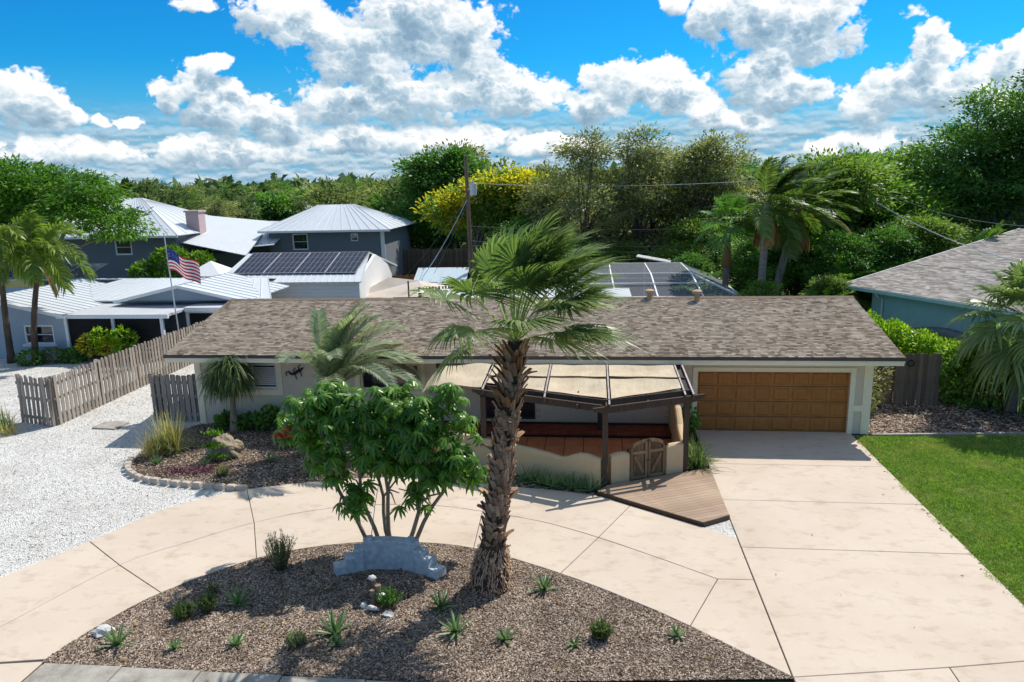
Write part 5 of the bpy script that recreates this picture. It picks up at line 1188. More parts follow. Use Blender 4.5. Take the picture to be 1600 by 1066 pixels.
mat_plant('purple_plant', 'second smaller purple trailing plant patch beside the rock planter', -11.4, 19.85, .28, .14, .15, 500, 'leaf_purple', rs)
stick_bush('low_shrub', 'small olive tuft in mulch below the rock planter', -10.95, 19.45, 40, .32, .22, 'leaf_olive', rs, .08, .02)
rosette_plant('agave_plant', 'pale grey agave rosette in the shade by the house bed', -9.95, 21.9, 16, .42, .06, 'leaf_sage', rs, cat='agave'); rosette_plant('agave_plant', 'small pale agave in sun between rock planter and drive', -10.0, 20.6, 16, .36, .06, 'leaf_sage', rs, cat='agave')
rosette_plant('bromeliad', 'green bromeliad at the foot of the rock planter', -11.9, 20.2, 14, .36, .06, 'leaf_agave', rs, cat='bromeliad'); rosette_plant('bromeliad', 'green bromeliad below the fountain grass', -13.55, 20.25, 14, .36, .06, 'leaf_agave', rs, cat='bromeliad'); rosette_plant('agave_plant', 'wide grey agave partly under the umbrella tree', -8.3, 19.75, 16, .42, .06, 'leaf_sage', rs, cat='agave')
for x, y, h, r, lb in ((-11.35, 23.5, .95, .5, 'dark broadleaf shrub in the shade under the bedroom window'), (-13., 23.65, .6, .4, 'low dark shrub at the foot of the ponytail palm'), (-12.2, 23.6, .5, .4, 'dark shrub between the ponytail palm and the wall'), (3.0, 23.2, 1.25, .38, 'dark broadleaf shrub between patio wall and garage'), (-6.9, 23.3, .7, .5, 'dark shrub beneath the double window')):
    stick_bush('broadleaf_shrub', lb, x, y, 36, h, r, 'leaf_dark', rs, .2, .11, dens=14, up=.5)
for k in range(13):
    f = k/12; x = -2.0+2.05*f; y = 19.55-.62*f+rs.normal()*.08
    rosette_plant('bromeliad', 'silvery green bromeliad in the row below the wavy garden wall', x, y, 14, .5, .06, 'leaf_agave', rs, (15, 70), 'bromeliads below the garden wall', 'bromeliad')

# ------------------------------------------------------------------ fences
fence_run('board_fence', 'long weathered grey board fence running back beside the white gravel', (-19.5, 23.72), (-19.55, 36.5), 1.82, 'weathered_fence', wob=.012)
fence_run('board_fence', 'short leaning end panel of the weathered board fence', (-21.15, 24.0), (-19.55, 23.55), 1.82, 'weathered_fence', wob=.03, lean=.05)
gp = fence_run('fence_gate', 'weathered grey gate panel standing against the house corner', (-16.2, 24.45), (-14.4, 24.4), 1.75, 'weathered_fence', wob=.008, w=.15, gap=.07); gp['category'] = 'gate'
fence_run('board_fence', 'orange-brown wooden fence behind the beige tent', (-17.4, 49.5), (-9.8, 52.0), 2.0, 'orange_fence', wob=.01)
fence_run('picket_fence', 'bleached grey picket fence before the garden shed', (-10.6, 43.5), (-5.2, 47.5), 2.15, 'weathered_fence', w=.12, gap=.09, double=False, wob=.02)
fence_run('board_fence', 'tall dark wooden fence in shade below the yellow flowering tree', (-18.5, 68), (-9.5, 68), 2.3, 'dark_fence', wob=.01)
fence_run('board_fence', 'dark board fence running back beside the teal house hedge', (10.9, 27.45), (11.9, 33.5), 1.95, 'dark_fence', double=False, gap=.012, wob=.01)
gt = fence_run('side_gate', 'dark weathered plank gate between the garage and the hedge', (10.95, 27.35), (12.45, 27.25), 1.95, 'dark_fence', double=False, gap=.008, wob=.01); gt['category'] = 'gate'
put('gate_ring', mesh_data('gate_ring', *(lambda b: (b.V, b.F))(MB().tube([(.45+.11*math.cos(a), -.075, 1.62+.11*math.sin(a)) for a in np.linspace(0, 6.283, 15)], .025, 6)), 'black_iron'), gt)
fence_run('picket_fence', 'short grey picket fence tip behind the shingle ridge by the palms', (7.9, 36.0), (9.6, 35.4), 2.0, 'weathered_fence', w=.12, gap=.06, double=False)
fence_run('board_fence', 'low brown fence under the teal house eave', (11.8, 40.5), (14.2, 42.), 1.7, 'dark_fence', double=False, gap=.01)

# ------------------------------------------------------------------ neighbour with metal roofs, screened porch and solar panels
nb = thing('bungalow', 'low blue-grey bungalow with white metal roofs, dark screened porch and solar panels', 'house', (-28, 34, 0))
w = MB(); wall_grid(w, -34, -26.6, 0, 2.3, 33.9, .2, [(-28.95, -27.3, .75, 1.75)])
w.add([(-34, 33.9, 2.3), (-26.6, 33.9, 2.3), (-30.6, 33.9, 3.05), (-34, 34.1, 2.3), (-26.6, 34.1, 2.3), (-30.6, 34.1, 3.05)], [[0, 1, 2], [5, 4, 3], [0, 2, 5, 3], [1, 4, 5, 2]])
w.box((-26.8, 34.1, 0), (-26.6, 40, 2.3)).box((-26.4, 37.2, 0), (-17.2, 37.4, 2.5)).box((-22.3, 42.2, 0), (-13.9, 42.4, 2.75)).box((-36, 40.5, 0), (-20, 40.7, 2.75))
w.build('wall', 'bluegrey_wall', nb)
MB().box((-14.1, 42.4, 0), (-13.9, 49.5, 2.75)).add([(-14.1, 42.4, 2.75), (-13.9, 42.4, 2.75), (-13.9, 46, 3.98), (-14.1, 46, 3.98), (-13.9, 49.5, 2.75), (-14.1, 49.5, 2.75)], [[1, 4, 2], [0, 3, 5], [0, 1, 2, 3], [3, 2, 4, 5]]).build('gable_wall', 'white_paint', nb)
for k in range(7): part('siding_board', 'white_paint', nb, ((-22.35, 42.14-.01*(k % 2), 1.2+k*.22), (-13.85, 42.2, 1.41+k*.22)))
window(nb, -28.95, -27.3, .75, 1.75, 33.95, blind=False, fw=.09); part('window_sill', 'white_paint', nb, ((-29.05, 33.8, .66), (-27.2, 33.9, .75)))
# porch
part('porch_roof', 'flat_roof_grey', nb, ((-26.75, 33.7, 2.22), (-20.9, 37.3, 2.34))); part('porch_gutter', 'white_paint', nb, ((-26.8, 33.56, 2.14), (-20.85, 33.69, 2.35)))
part('porch_roof', 'flat_roof_grey', nb, ((-20.88, 35.2, 2.3), (-17.3, 37.6, 2.42))); part('porch_gutter', 'white_paint', nb, ((-20.83, 35.07, 2.22), (-17.25, 35.19, 2.43)))
for x, y in ((-26.5, 33.85), (-23.95, 33.85), (-21.35, 33.85), (-20.8, 35.3), (-18.9, 35.3), (-17.45, 35.3)): part('porch_post', 'white_paint', nb, ((x-.08, y-.06, 0), (x+.08, y+.06, 2.2)))
for a, c, y in ((-26.42, -24.03, 33.88), (-23.87, -21.43, 33.88), (-20.72, -18.98, 35.33), (-18.82, -17.53, 35.33)):
    part('porch_screen', 'dark_screen', nb, ((a, y, .42), (c, y+.02, 2.1))); part('porch_rail', 'white_paint', nb, ((a, y-.03, .3), (c, y+.04, .42))); part('porch_rail', 'white_paint', nb, ((a, y-.03, 2.1), (c, y+.04, 2.2)))
# roofs
metal_plane(nb, [(-26.2, 33.5, 2.28), (-26.2, 41, 2.28), (-30.6, 41, 3.2), (-30.6, 33.5, 3.2)], n_seams=16); metal_plane(nb, [(-35, 41, 2.28), (-35, 33.5, 2.28), (-30.6, 33.5, 3.2), (-30.6, 41, 3.2)], n_seams=16)
metal_plane(nb, [(-30, 37.0, 2.5), (-17.0, 37.0, 2.5), (-19, 41.2, 3.15), (-28, 41.2, 3.15)], n_seams=22); metal_plane(nb, [(-19, 41.25, 3.15), (-38, 41.25, 3.15), (-38, 46, 2.5), (-19, 46, 2.5)], n_seams=14)
MB().add([(-25.0, 36.3, 2.6), (-18.1, 36.3, 2.6), (-21.6, 36.3, 3.3), (-25.0, 36.4, 2.6), (-18.1, 36.4, 2.6), (-21.6, 36.4, 3.3)], [[0, 1, 2], [5, 4, 3], [0, 2, 5, 3], [1, 4, 5, 2]]).build('gable_wall', 'bluegrey_wall', nb)
metal_plane(nb, [(-17.9, 36.0, 2.6), (-17.9, 41.5, 2.6), (-21.6, 41.5, 3.42), (-21.6, 36.0, 3.42)], n_seams=9); metal_plane(nb, [(-25.3, 41.5, 2.6), (-25.3, 36.0, 2.6), (-21.6, 36.0, 3.42), (-21.6, 41.5, 3.42)], n_seams=9)
MB().bar((-25.3, 35.98, 2.55), (-21.6, 35.98, 3.37), .05, .16).build('rake_board', 'white_paint', nb); MB().bar((-21.6, 35.98, 3.37), (-17.9, 35.98, 2.55), .05, .16).build('rake_board', 'white_paint', nb); MB().bar((-30.6, 33.48, 3.15), (-26.2, 33.48, 2.22), .05, .16).build('rake_board', 'white_paint', nb)
metal_plane(nb, [(-22.6, 41.8, 2.78), (-13.6, 41.8, 2.78), (-14.3, 46., 4.1), (-22.4, 46, 4.1)], n_seams=22); metal_plane(nb, [(-13.6, 50, 2.8), (-22.6, 50, 2.8), (-22.4, 46.05, 4.1), (-14.3, 46.05, 4.1)], n_seams=8)
def solar(parent, o, ex, ey, nx, ny, w_, h_):
    ex, ey = Vector(ex).normalized(), Vector(ey).normalized(); nz = ex.cross(ey)
    for i in range(nx):
        for j in range(ny):
            p = Vector(o)+ex*(i*(w_+.05))+ey*(j*(h_+.04))+nz*.1; b = MB(); b.add([p, p+ex*w_, p+ex*w_+ey*h_, p+ey*h_, p-nz*.04, p+ex*w_-nz*.04, p+ex*w_+ey*h_-nz*.04, p+ey*h_-nz*.04], [[0,1,2,3],[0,4,5,1],[1,5,6,2],[2,6,7,3],[3,7,4,0]]); s = b.build('solar_panel', 'solar_cell', parent)
            g_ = MB()
            for k in range(1, 6): g_.bar(p+ex*(w_*k/6)+nz*.004, p+ex*(w_*k/6)+ey*h_+nz*.004, .010, .004, nz)
            for k in range(1, 4): g_.bar(p+ey*(h_*k/4)+nz*.004, p+ey*(h_*k/4)+ex*w_+nz*.004, .008, .004, nz)
            for a, c in ((p, p+ex*w_), (p+ey*h_, p+ex*w_+ey*h_), (p, p+ey*h_), (p+ex*w_, p+ex*w_+ey*h_)): g_.bar(a+nz*.004, c+nz*.004, .025, .010, nz)
            g_.build('cell_grid', 'gutter_grey', s)
solar(nb, (-22.0, 42.85, 3.12), (1, 0, 0), (0, 4.2, 1.32), 4, 1, 1.9, 3.15)
solar(nb, (-37.5, 41.6, 3.1), (1, 0, 0), (.15, 3.5, .9), 4, 1, 1.6, 2.4)
# chimney-like pyramid gazebo top behind
gz = thing('canopy_tent', 'small white pointed canopy peeking above the bungalow roof', 'tent', (-24.7, 45, 0)); MB().add([(-26., 44, 2.9), (-23.4, 44, 2.9), (-23.4, 46.6, 2.9), (-26., 46.6, 2.9), (-24.7, 45.3, 3.75)], [[0, 1, 4], [1, 2, 4], [2, 3, 4], [3, 0, 4], [3, 2, 1, 0]]).build('canopy', 'white_paint', gz)
for x in (-25.95, -23.45):
    for y in (44.05, 46.55): MB().tube([(x, y, 0), (x, y, 2.95)], .03, 6).build('leg', 'white_paint', gz)
# flagpole and flag
fl = thing('flagpole', 'slim silver flagpole rising beside the screened porch', 'flagpole', (-20.7, 34.2, 0)); MB().tube([(-20.7, 34.2, 0), (-20.9, 34.2, 6.2)], [.04, .025], 8).build('pole', 'galvanised', fl); MB().add(*blob((-20.9, 34.2, 6.24), (.06, .06, .06), 1, 1, 0, 1)).build('finial', 'galvanised', fl, smooth=True)
fg = thing('flag', 'red, white and blue striped flag flying from the silver pole', 'flag', (-20.85, 34.2, 4.4)); nx, nz_ = 24, 13; V = []
for j in range(nz_+1):
    for i in range(nx+1):
        u, w_ = i/nx, j/nz_; V.append((1.5*u, .18*math.sin(u*7+w_*1.5)*u, .05+1.05*w_-.75*u**1.2+.06*math.sin(u*9)))
me = mesh_data('cloth', V, [[j*(nx+1)+i, j*(nx+1)+i+1, (j+1)*(nx+1)+i+1, (j+1)*(nx+1)+i] for j in range(nz_) for i in range(nx)], ['flag_red', 'flag_white', 'flag_blue'])
for p in me.polygons:
    j, i = divmod(p.index, nx); p.material_index = 2 if (j >= 6 and i < 10) else (0 if j % 2 == 0 else 1)
fc = put('cloth', me, fg)
for r in range(5):
    for k in range(6):
        i = (k+.7)*10/6.4; j = 6.6+r*1.4; a = V[int(j)*(nx+1)+int(i)]; put('star', mesh_data('star', *(lambda b: (b.V, b.F))(MB().add([(a[0]+.022*math.cos(q)*(1 if s % 2 else .45), a[1]-.008, a[2]+.03+.022*math.sin(q)*(1 if s % 2 else .45)) for s, q in enumerate(np.linspace(0, 6.283, 11)[:-1])], [list(range(10))])), 'flag_white'), fc)

# ------------------------------------------------------------------ two-storey slate house
th = thing('two_storey_house', 'slate-grey two-storey house with white metal hip roofs and pink chimney', 'house', (-27, 62, 0))
w = MB(); wall_grid(w, -28.2, -17.9, 0, 4.55, 62, .25, [(-26.1, -24.7, 2.9, 4.3), (-20.85, -20.2, 3.6, 4.25), (-22.2, -21.2, .2, 1.7)]); w.box((-18.15, 62.25, 0), (-17.9, 71, 4.55)).box((-28.2, 62.25, 0), (-27.95, 71, 4.55))
wall_grid(w, -46.5, -34.2, 0, 4.6, 57.5, .25, [(-39.6, -38.1, 3.05, 4.35)]); w.box((-34.45, 57.75, 0), (-34.2, 66, 4.6)); w.box((-34.2, 63, 0), (-28.2, 63.25, 3.6)); w.build('wall', 'slate_wall', th)
window(th, -26.1, -24.7, 2.9, 4.3, 62.06, fw=.1, mull=[]); window(th, -20.85, -20.2, 3.6, 4.25, 62.06, fw=.08); window(th, -39.6, -38.1, 3.05, 4.35, 57.56, fw=.12); part('doorway', 'dark_screen', th, ((-22.2, 62.1, .2), (-21.2, 62.14, 1.7)))
part('corner_post', 'white_paint', th, ((-18.2, 61.95, 0), (-17.86, 62.0, 4.5)))
part('string_course', 'slate_wall', th, ((-28.2, 61.95, 2.1), (-18.2, 62., 2.2)))
def hip(x0, x1, y0, y1, ze, zr, r0, r1, ns=14):
    ym = (y0+y1)/2; metal_plane(th, [(x0, y0, ze), (x1, y0, ze), (r1, ym, zr), (r0, ym, zr)], n_seams=ns); metal_plane(th, [(x1, y0, ze), (x1, y1, ze), (r1, ym, zr), (r1, ym-.01, zr)], n_seams=ns//2); metal_plane(th, [(x1, y1, ze), (x0, y1, ze), (r0, ym, zr), (r1, ym, zr)], n_seams=6); metal_plane(th, [(x0, y1, ze), (x0, y0, ze), (r0, ym-.01, zr), (r0, ym, zr)], n_seams=ns//2)
    part('gutter', 'white_paint', th, ((x0, y0-.08, ze-.18), (x1, y0-.01, ze-.02)))
hip(-28.9, -17.2, 61.4, 71.6, 4.6, 6.6, -25.2, -21.9)
hip(-47.5, -33.6, 56.9, 69.5, 4.65, 7.6, -42.5, -40.3, 18)
metal_plane(th, [(-34.2, 58.2, 4.0), (-28.3, 57.6, 2.9), (-29.6, 66, 5.2), (-38.2, 66, 6.1)], n_seams=10); metal_plane(th, [(-32.8, 60.5, 3.1), (-27.2, 60.5, 3.5), (-27.2, 66, 5.15), (-34.3, 66, 5.4)], n_seams=9)
part('porch_wall', 'slate_wall', th, ((-33.5, 61, 0), (-28.4, 61.2, 2.8)))
part('chimney', 'pink_stucco', th, ((-34.75, 60.4, 3.5), (-33.6, 61.5, 6.35))); part('chimney_cap', 'pink_stucco', th, ((-34.85, 60.3, 6.35), (-33.5, 61.6, 6.5)))
# garden shed, tent, van, pole
sh = thing('garden_shed', 'small blue-grey garden shed with two pale roof panels', 'shed', (-10.5, 50, 0)); MB().box((-12.0, 49.6, 0), (-9.0, 52.6, 1.75)).add([(-12.0, 49.6, 1.75), (-9.0, 49.6, 1.75), (-9.0, 52.6, 1.75), (-9.0, 51.1, 2.4), (-12, 51.1, 2.4), (-12, 52.6, 1.75)], [[1, 2, 3], [0, 4, 5]]).build('wall', 'bluegrey_wall', sh)
MB().add([(-12.4, 49.1, 1.62), (-8.7, 49.1, 1.62), (-8.7, 51.1, 2.5), (-12.4, 51.1, 2.5), (-12.4, 53.1, 1.62), (-8.7, 53.1, 1.62)], [[0, 1, 2, 3], [3, 2, 5, 4]]).build('roof', 'metal_roof_white', sh)
for x in (-12.2, -10.5): MB().add([(x, 49.25, 1.72), (x+1.6, 49.25, 1.72), (x+1.6, 50.9, 2.45), (x, 50.9, 2.45)], [[0, 1, 2, 3]]).build('roof_panel', 'skylight_panel', sh)
tn = thing('canopy_tent', 'beige peaked canopy tent with striped side behind the ridge', 'tent', (-12.3, 45, 0))
MB().add([(-14.9, 43.5, 1.55), (-10.0, 43.5, 1.6), (-9.3, 47.2, 1.7), (-14.5, 47.2, 1.6), (-12.9, 45.2, 2.6), (-11.0, 45.4, 2.35)], [[0, 1, 5, 4], [1, 2, 5], [2, 3, 4, 5], [3, 0, 4]]).build('canopy', 'tent_canvas', tn)
for k in range(5): part('side_stripe', 'tent_canvas' if k % 2 else 'weathered_fence', tn, ((-14.85+k*.9, 43.55, .3), (-13.95+k*.9, 43.58, 1.53)))
MB().tube([(-11.2, 43.4, 0), (-11.2, 43.4, 2.6)], .05, 6).build('pole', 'dark_bronze', tn)
van = thing('white_van', 'white van mostly hidden behind the solar-roofed wing', 'van', (-16.5, 53.5, 0)); b = MB(); prof = [(-2.2, .4), (2.3, .4), (2.35, 1.0), (1.5, 1.15), (.95, 1.85), (-2.05, 1.9), (-2.25, 1.1)]; n = len(prof)
b.add([(-16.3+x*.8, 52.6, z) for x, z in prof]+[(-16.3+x*.8, 54.4, z) for x, z in prof], [list(range(n)), list(range(n, 2*n))[::-1]]+[[i, n+i, n+(i+1) % n, (i+1) % n] for i in range(n)]); b.build('body', 'van_white', van)
part('window', 'window_glass', van, ((-17.2, 52.57, 1.25), (-15.7, 52.6, 1.7)))
for x in (-17.4, -15.2): MB().tube([(x, 52.55, .33), (x, 52.8, .33)], .33, 14).build('wheel', 'black_iron', van)
up = thing('utility_pole', 'brown wooden utility pole with grey transformer can', 'pole', (-8.6, 50.5, 0)); MB().tube([(-8.45, 50.5, 0), (-8.62, 50.5, 10.1)], [.17, .12], 10).build('pole', 'pole_wood', up); MB().lathe((-8.15, 50.35, 7.45), [(.19, 0), (.23, .05), (.23, .8), (.2, .86)], 12).build('transformer', 'galvanised', up, smooth=False)
MB().bar((-8.55, 50.4, 7.9), (-8.2, 50.4, 7.9), .06, .06).build('bracket', 'galvanised', up); MB().tube([(-8.15, 50.3, 8.3), (-8.15, 50.3, 8.5)], .05, 6).build('insulator', 'pale_rock', up); MB().tube([(-8.5, 50.4, 6.9), (-7.9, 50.3, 7.25), (-7.7, 50.3, 7.35)], .03, 5).build('arm', 'wire', up)
def wire(label, p, q, sag, r=.014, mat='wire'):
    p, q = np.array(p, float), np.array(q, float); o = thing('power_line', label, 'wire', tuple(p)); MB().tube([p+(q-p)*t-np.array([0, 0, sag*4*t*(1-t)]) for t in np.linspace(0, 1, 15)], r, 4).build('cable', mat, o)
wire('upper cable running from the utility pole toward the coconut palms', (-8.3, 50.4, 8.3), (12.5, 47, 8.2), .35, .016, 'galvanised'); wire('middle cable crossing before the sparse tall trees', (-8.3, 50.3, 5.4), (12.5, 46, 5.5), .3); wire('lower cable crossing before the sparse tall trees', (-8.3, 50.3, 4.4), (11, 46, 4.4), .3); wire('lowest cable crossing just above the screened cage', (-8.3, 50.2, 4.1), (11, 45, 4.0), .25)
wire('guy wire slanting from the pole down to the shed roof', (-8.6, 50.4, 7.2), (-11.8, 49.8, 2.0), .25, .025, 'galvanised'); wire('thin guy wire slanting to the tall dark fence', (-8.6, 50.4, 7.2), (-15.5, 60, .9), .1, .02); wire('second guy wire slanting from the pole to the shed', (-8.6, 50.4, 6.9), (-11.0, 49.8, 2.2), .1, .012)
wire('slack pale cable dipping to the teal house roof', (16, 47, 7.2), (20.2, 34, 4.0), .6, .025, 'galvanised'); wire('second slack cable crossing to the teal house roof', (17.5, 47, 7.1), (24, 42, 5.4), .5, .018)

# ------------------------------------------------------------------ screened pool cage
pc = thing('pool_cage', 'white-framed screened pool enclosure behind the shingle ridge', 'enclosure', (2, 40, 0))
xs = [-3.2, -1.2, .9, 3.0, 5.1]; zt, ze = 3.4, 2.5; y0, y1, y2 = 37.2, 39.6, 44.5
def pr(name, p, q, w_=.075): return MB().bar(p, q, w_, w_).build(name, 'white_paint', pc)
for x in xs: pr('frame_bar', (x, y0, 0), (x, y0, ze)); pr('frame_bar', (x+(.35 if x > 4 else .2), y0, ze), (x, y1, zt)); pr('frame_bar', (x, y1, zt), (x, y2, zt), .06); pr('frame_bar', (x, y2, zt), (x, y2, 0), .06)
pr('frame_bar', (-3.2, y0, ze), (7.3, y0, ze), .09); pr('frame_bar', (-3.2, y1, zt), (5.1, y1, zt), .06); pr('frame_bar', (-3.2, y2, zt), (5.1, y2, zt), .06); pr('frame_bar', (-3.2, (y0+y1)/2, 3.05), (5.6, (y0+y1)/2, 3.05), .05)
pr('frame_bar', (7.3, y0, ze), (5.1, y1, zt), .09); pr('frame_bar', (7.3, y2, ze), (5.1, y2, zt), .06); pr('frame_bar', (7.3, y0, ze), (7.3, y2, ze), .07); pr('frame_bar', (-3.2, y2, ze), (7.3, y2, ze), .06)
for y in (y0, 39.6, 42, y2): pr('frame_bar', (7.3, y, 0), (7.3, y, ze), .07)
for y in (42., ): pr('frame_bar', (7.3, y, ze), (5.1, y, zt), .06)
def scr(*p): return MB().add(p, [list(range(len(p)))]).build('screen', 'pool_screen', pc)
scr((-3.2, y0, ze), (7.3, y0, ze), (5.1, y1, zt), (-3.2, y1, zt)); scr((-3.2, y1, zt), (5.1, y1, zt), (5.1, y2, zt), (-3.2, y2, zt)); scr((7.3, y0, ze), (7.3, y2, ze), (5.1, y2, zt), (5.1, y1, zt)); scr((-3.2, y2, 0), (7.3, y2, 0), (7.3, y2, ze), (5.1, y2, zt), (-3.2, y2, zt)); scr((7.3, y0, 0), (7.3, y2, 0), (7.3, y2, ze), (7.3, y0, ze))
MB().bar((2.6, 45.5, 3.75), (4.6, 45.2, 3.4), 1.2, .06).build('cover_panel', 'gutter_grey', pc)
# ------------------------------------------------------------------ teal house on the right
te = thing('teal_house', 'teal stucco house with grey shingle roof behind the hedge', 'house', (13, 38.5, 0)); d = Vector((.466, -.885, 0)); nv = Vector((.885, .466, 0)); c0 = Vector((12.6, 39.1, 0)); c1 = c0+d*17; i0 = c0+nv*.55+d*1.2
def tq(a, s, z): p = c0+d*a+nv*s; return (p.x, p.y, z)
MB().add([tq(1.5, .55, 0), tq(17, .55, 0), tq(17, .55, 2.75), tq(1.5, .55, 2.75), tq(1.5, 12, 0), tq(1.5, 12, 2.75), tq(17, 12, 0), tq(17, 12, 2.75)], [[0, 1, 2, 3], [0, 3, 5, 4], [1, 6, 7, 2]]).build('wall', 'teal_wall', te)
slp = .175; RL = 13.
ro = MB().add([tq(0, 0, 2.82), tq(17, 0, 2.82), tq(17, RL, 2.82+slp*RL), tq(0, RL, 2.82+slp*RL), tq(0, 0, 2.70), tq(17, 0, 2.70), tq(17, RL, 2.7+slp*RL), tq(0, RL, 2.7+slp*RL)], [[0, 3, 2, 1], [4, 5, 6, 7], [0, 1, 5, 4], [0, 4, 7, 3], [1, 2, 6, 5], [2, 3, 7, 6]]).build('roof', 'shingle_grey', te)
e_up = (nv+Vector((0, 0, slp))).normalized(); shingle_plane('shingles', tq(17, 0, 2.84), -d, e_up, 17, RL, 'shingle_grey', ro, course=.15, tab=.33, seed=9)
MB().bar(tq(-.05, -.03, 2.73), tq(17, -.03, 2.73), .06, .16).build('gutter', 'teal_wall', ro); MB().bar(tq(-.02, 0, 2.76), tq(-.02, RL, 2.76+slp*RL), .05, .16).build('rake_board', 'white_paint', ro)
MB().tube([tq(2.2, -.02, 2.66), tq(2.2, .15, 2.45), tq(2.2, .46, 2.38), tq(2.2, .47, .1)], .05, 8).build('downspout', 'white_paint', te); part('post', 'dark_bronze', te, ((12.75, 38.9, 0), (12.87, 39.02, 2.7)))
ky = thing('stacked_kayak', 'grey upturned kayak leaning along the teal wall behind the hedge', 'kayak', tq(6.2, -.15, 0)); m = MB(); m.tube([tq(4.2+.35*k, -.2, 1.15+.18*math.sin(math.pi*k/12)) for k in range(13)], [.03+.3*math.sin(math.pi*k/12)**.6 for k in range(13)], 10); m.build('hull', 'kayak_grey', ky, smooth=True)
for a in (5., 7.4): MB().bar(tq(a, -.2, 0), tq(a, -.2, 1.1), .06, .06).build('rack_leg', 'dark_bronze', ky)

# ------------------------------------------------------------------ hedges, shrubs and trees
def leaf_mass(name, label, cat, boxes, n, leaf, mat, seed, aspect=.5):
    """hedge or shrub: leaves filling boxes' volumes (outer parts denser) on woody stems"""
    rng = np.random.default_rng(seed); c0_ = boxes[0][:2]; t = thing(name, label, cat, (c0_[0], c0_[1], 0)); P = []; D = []; wv = np.array([b[3]*b[4]*b[5] for b in boxes])**(2/3); idx = rng.choice(len(boxes), n, p=wv/wv.sum()); B = np.array(boxes)[idx]
    dd = unit(rng.normal(size=(n, 3))); rr = .72+.3*rng.random(n)**.7; P = B[:, :3]+dd*B[:, 3:6]*rr[:, None]; P[:, 2] = np.abs(P[:, 2]); L = leaf*(.6+.8*rng.random(n))
    V, F, v = leaf_quads(P, unit(dd+rng.normal(size=(n, 3))*.6+np.array([0, 0, .2])), unit(dd*.7+np.array([0, 0, .8])+rng.normal(size=(n, 3))*.45), L, L*aspect, rng, rng.random(n)); put('foliage', mesh_data('foliage', V-np.array([c0_[0], c0_[1], 0]), F, mat, v), t, kind='stuff')
    m = MB()
    for b in boxes: m.tube([(b[0], b[1], 0), (b[0]+rng.normal()*.1, b[1]+rng.normal()*.1, max(.3, b[2]))], [.04, .02], 5)
    m.build('stem', 'bark_brown', t); return t
hb = []
for k in range(13):
    f = k/12; hb.append((12.15+1.5*f+.2*math.sin(k*2), 35.2-7.2*f, 1.15, .72, .62, .95+.08*math.sin(k*1.7)))
leaf_mass('clipped_hedge', 'bright yellow-green clipped hedge along the teal wall', 'hedge', hb, 15000, .17, 'leaf_hedge', 1)
leaf_mass('dark_hedge', 'dark glossy shrub hedge beside the plank gate', 'hedge', [(13.3, 27.4, .9, .8, .7, 1.0), (14.3, 27.2, .9, .9, .7, 1.05), (15.4, 26.9, .8, 1., .7, 1.), (16.6, 26.7, .7, 1., .8, .9), (13.7, 28.2, 1.4, .9, .7, .6), (15.2, 28.4, 1.3, 1., .8, .7)], 9000, .16, 'leaf_mid', 2)
leaf_mass('thin_shrub', 'thin airy shrub against the garage end wall', 'shrub', [(9.6, 26.2, .9, .4, .6, .9), (10.2, 26.9, 1.1, .4, .5, 1.)], 1100, .1, 'leaf_olive', 3)
for k, (x, y, lb) in enumerate(((-27.7, 32.6, 'dark clipped shrub under the bungalow window'), (-26.9, 33.1, 'variegated pale shrub between the two feather palms'), (-25.9, 33.2, 'dark low shrub at the porch corner'))): leaf_mass('low_shrub', lb, 'shrub', [(x, y, .3, .7, .45, .4)], 900, .14, ('leaf_dark', 'leaf_sage', 'leaf_dark')[k], 30+k)
leaf_mass('croton_shrub', 'yellow and copper croton shrub before the dark porch screens', 'shrub', [(-24.9, 33.2, .9, .55, .4, .5), (-23.9, 33.2, .8, .5, .4, .5)], 700, .2, 'flower_yellow', 41); leaf_mass('croton_shrub', 'fresh lime green shrub before the dark porch screens', 'shrub', [(-24.2, 33.1, 1.2, .45, .35, .5), (-23.1, 33.2, 1.1, .6, .4, .6)], 700, .22, 'leaf_hedge', 42)
rosette_plant('bird_of_paradise', 'broad-leaved banana-like plant beside the flagpole', -19.4, 34.6, 16, 1.7, .42, 'leaf_bright', rs, (35, 85)); leaf_mass('leafy_shrub', 'bright green leafy shrub beside the slate house wall', 'shrub', [(-31.5, 52, 2.6, 1.5, 1.2, 1.5), (-29.5, 52.5, 2.2, 1.2, 1., 1.4), (-33.3, 51.5, 1.9, 1.1, 1., 1.1)], 3200, .35, 'leaf_bright', 43)
leaf_mass('leafy_shrub', 'yellowish shrub behind the bleached picket fence', 'shrub', [(-5.6, 48.5, 1.7, .8, .6, .9)], 800, .2, 'leaf_hedge', 44); leaf_mass('leafy_shrub', 'green shrub at the foot of the utility pole', 'shrub', [(-7.9, 52, 2.4, .9, .7, 1.1)], 700, .3, 'leaf_bright', 45)

r1 = np.random.default_rng(101)
# flame tree at the left edge: wide umbrella
pb_ = [(0, 0, 7.0, 3.2, 3.2, 1.2), (-3, 0, 7.2, 2.8, 2.6, 1.3), (3.2, -.3, 6.5, 2.4, 2.3, 1.1), (1.6, 0, 7.8, 2.6, 2.6, 1.1), (-1.5, 0, 8.2, 2.6, 2.6, 1.2), (4.9, -.3, 5.6, 1.6, 1.6, .8), (-5, 0, 6.8, 2.4, 2.4, 1.3), (-3.2, .3, 8.6, 1.8, 1.8, .9)]
place_tree('flame_tree', 'wide umbrella-crowned feathery green tree beyond the bungalow', 'tree', tree_meshes('p', pb_, 520, 60, .30, .62, 'leaf_poinciana', 'bark_grey', (.3, 0, 4.6), .36, 3, 20, .35, .34, .25), (-35.6, 44.5, 0), 0, 1.08)
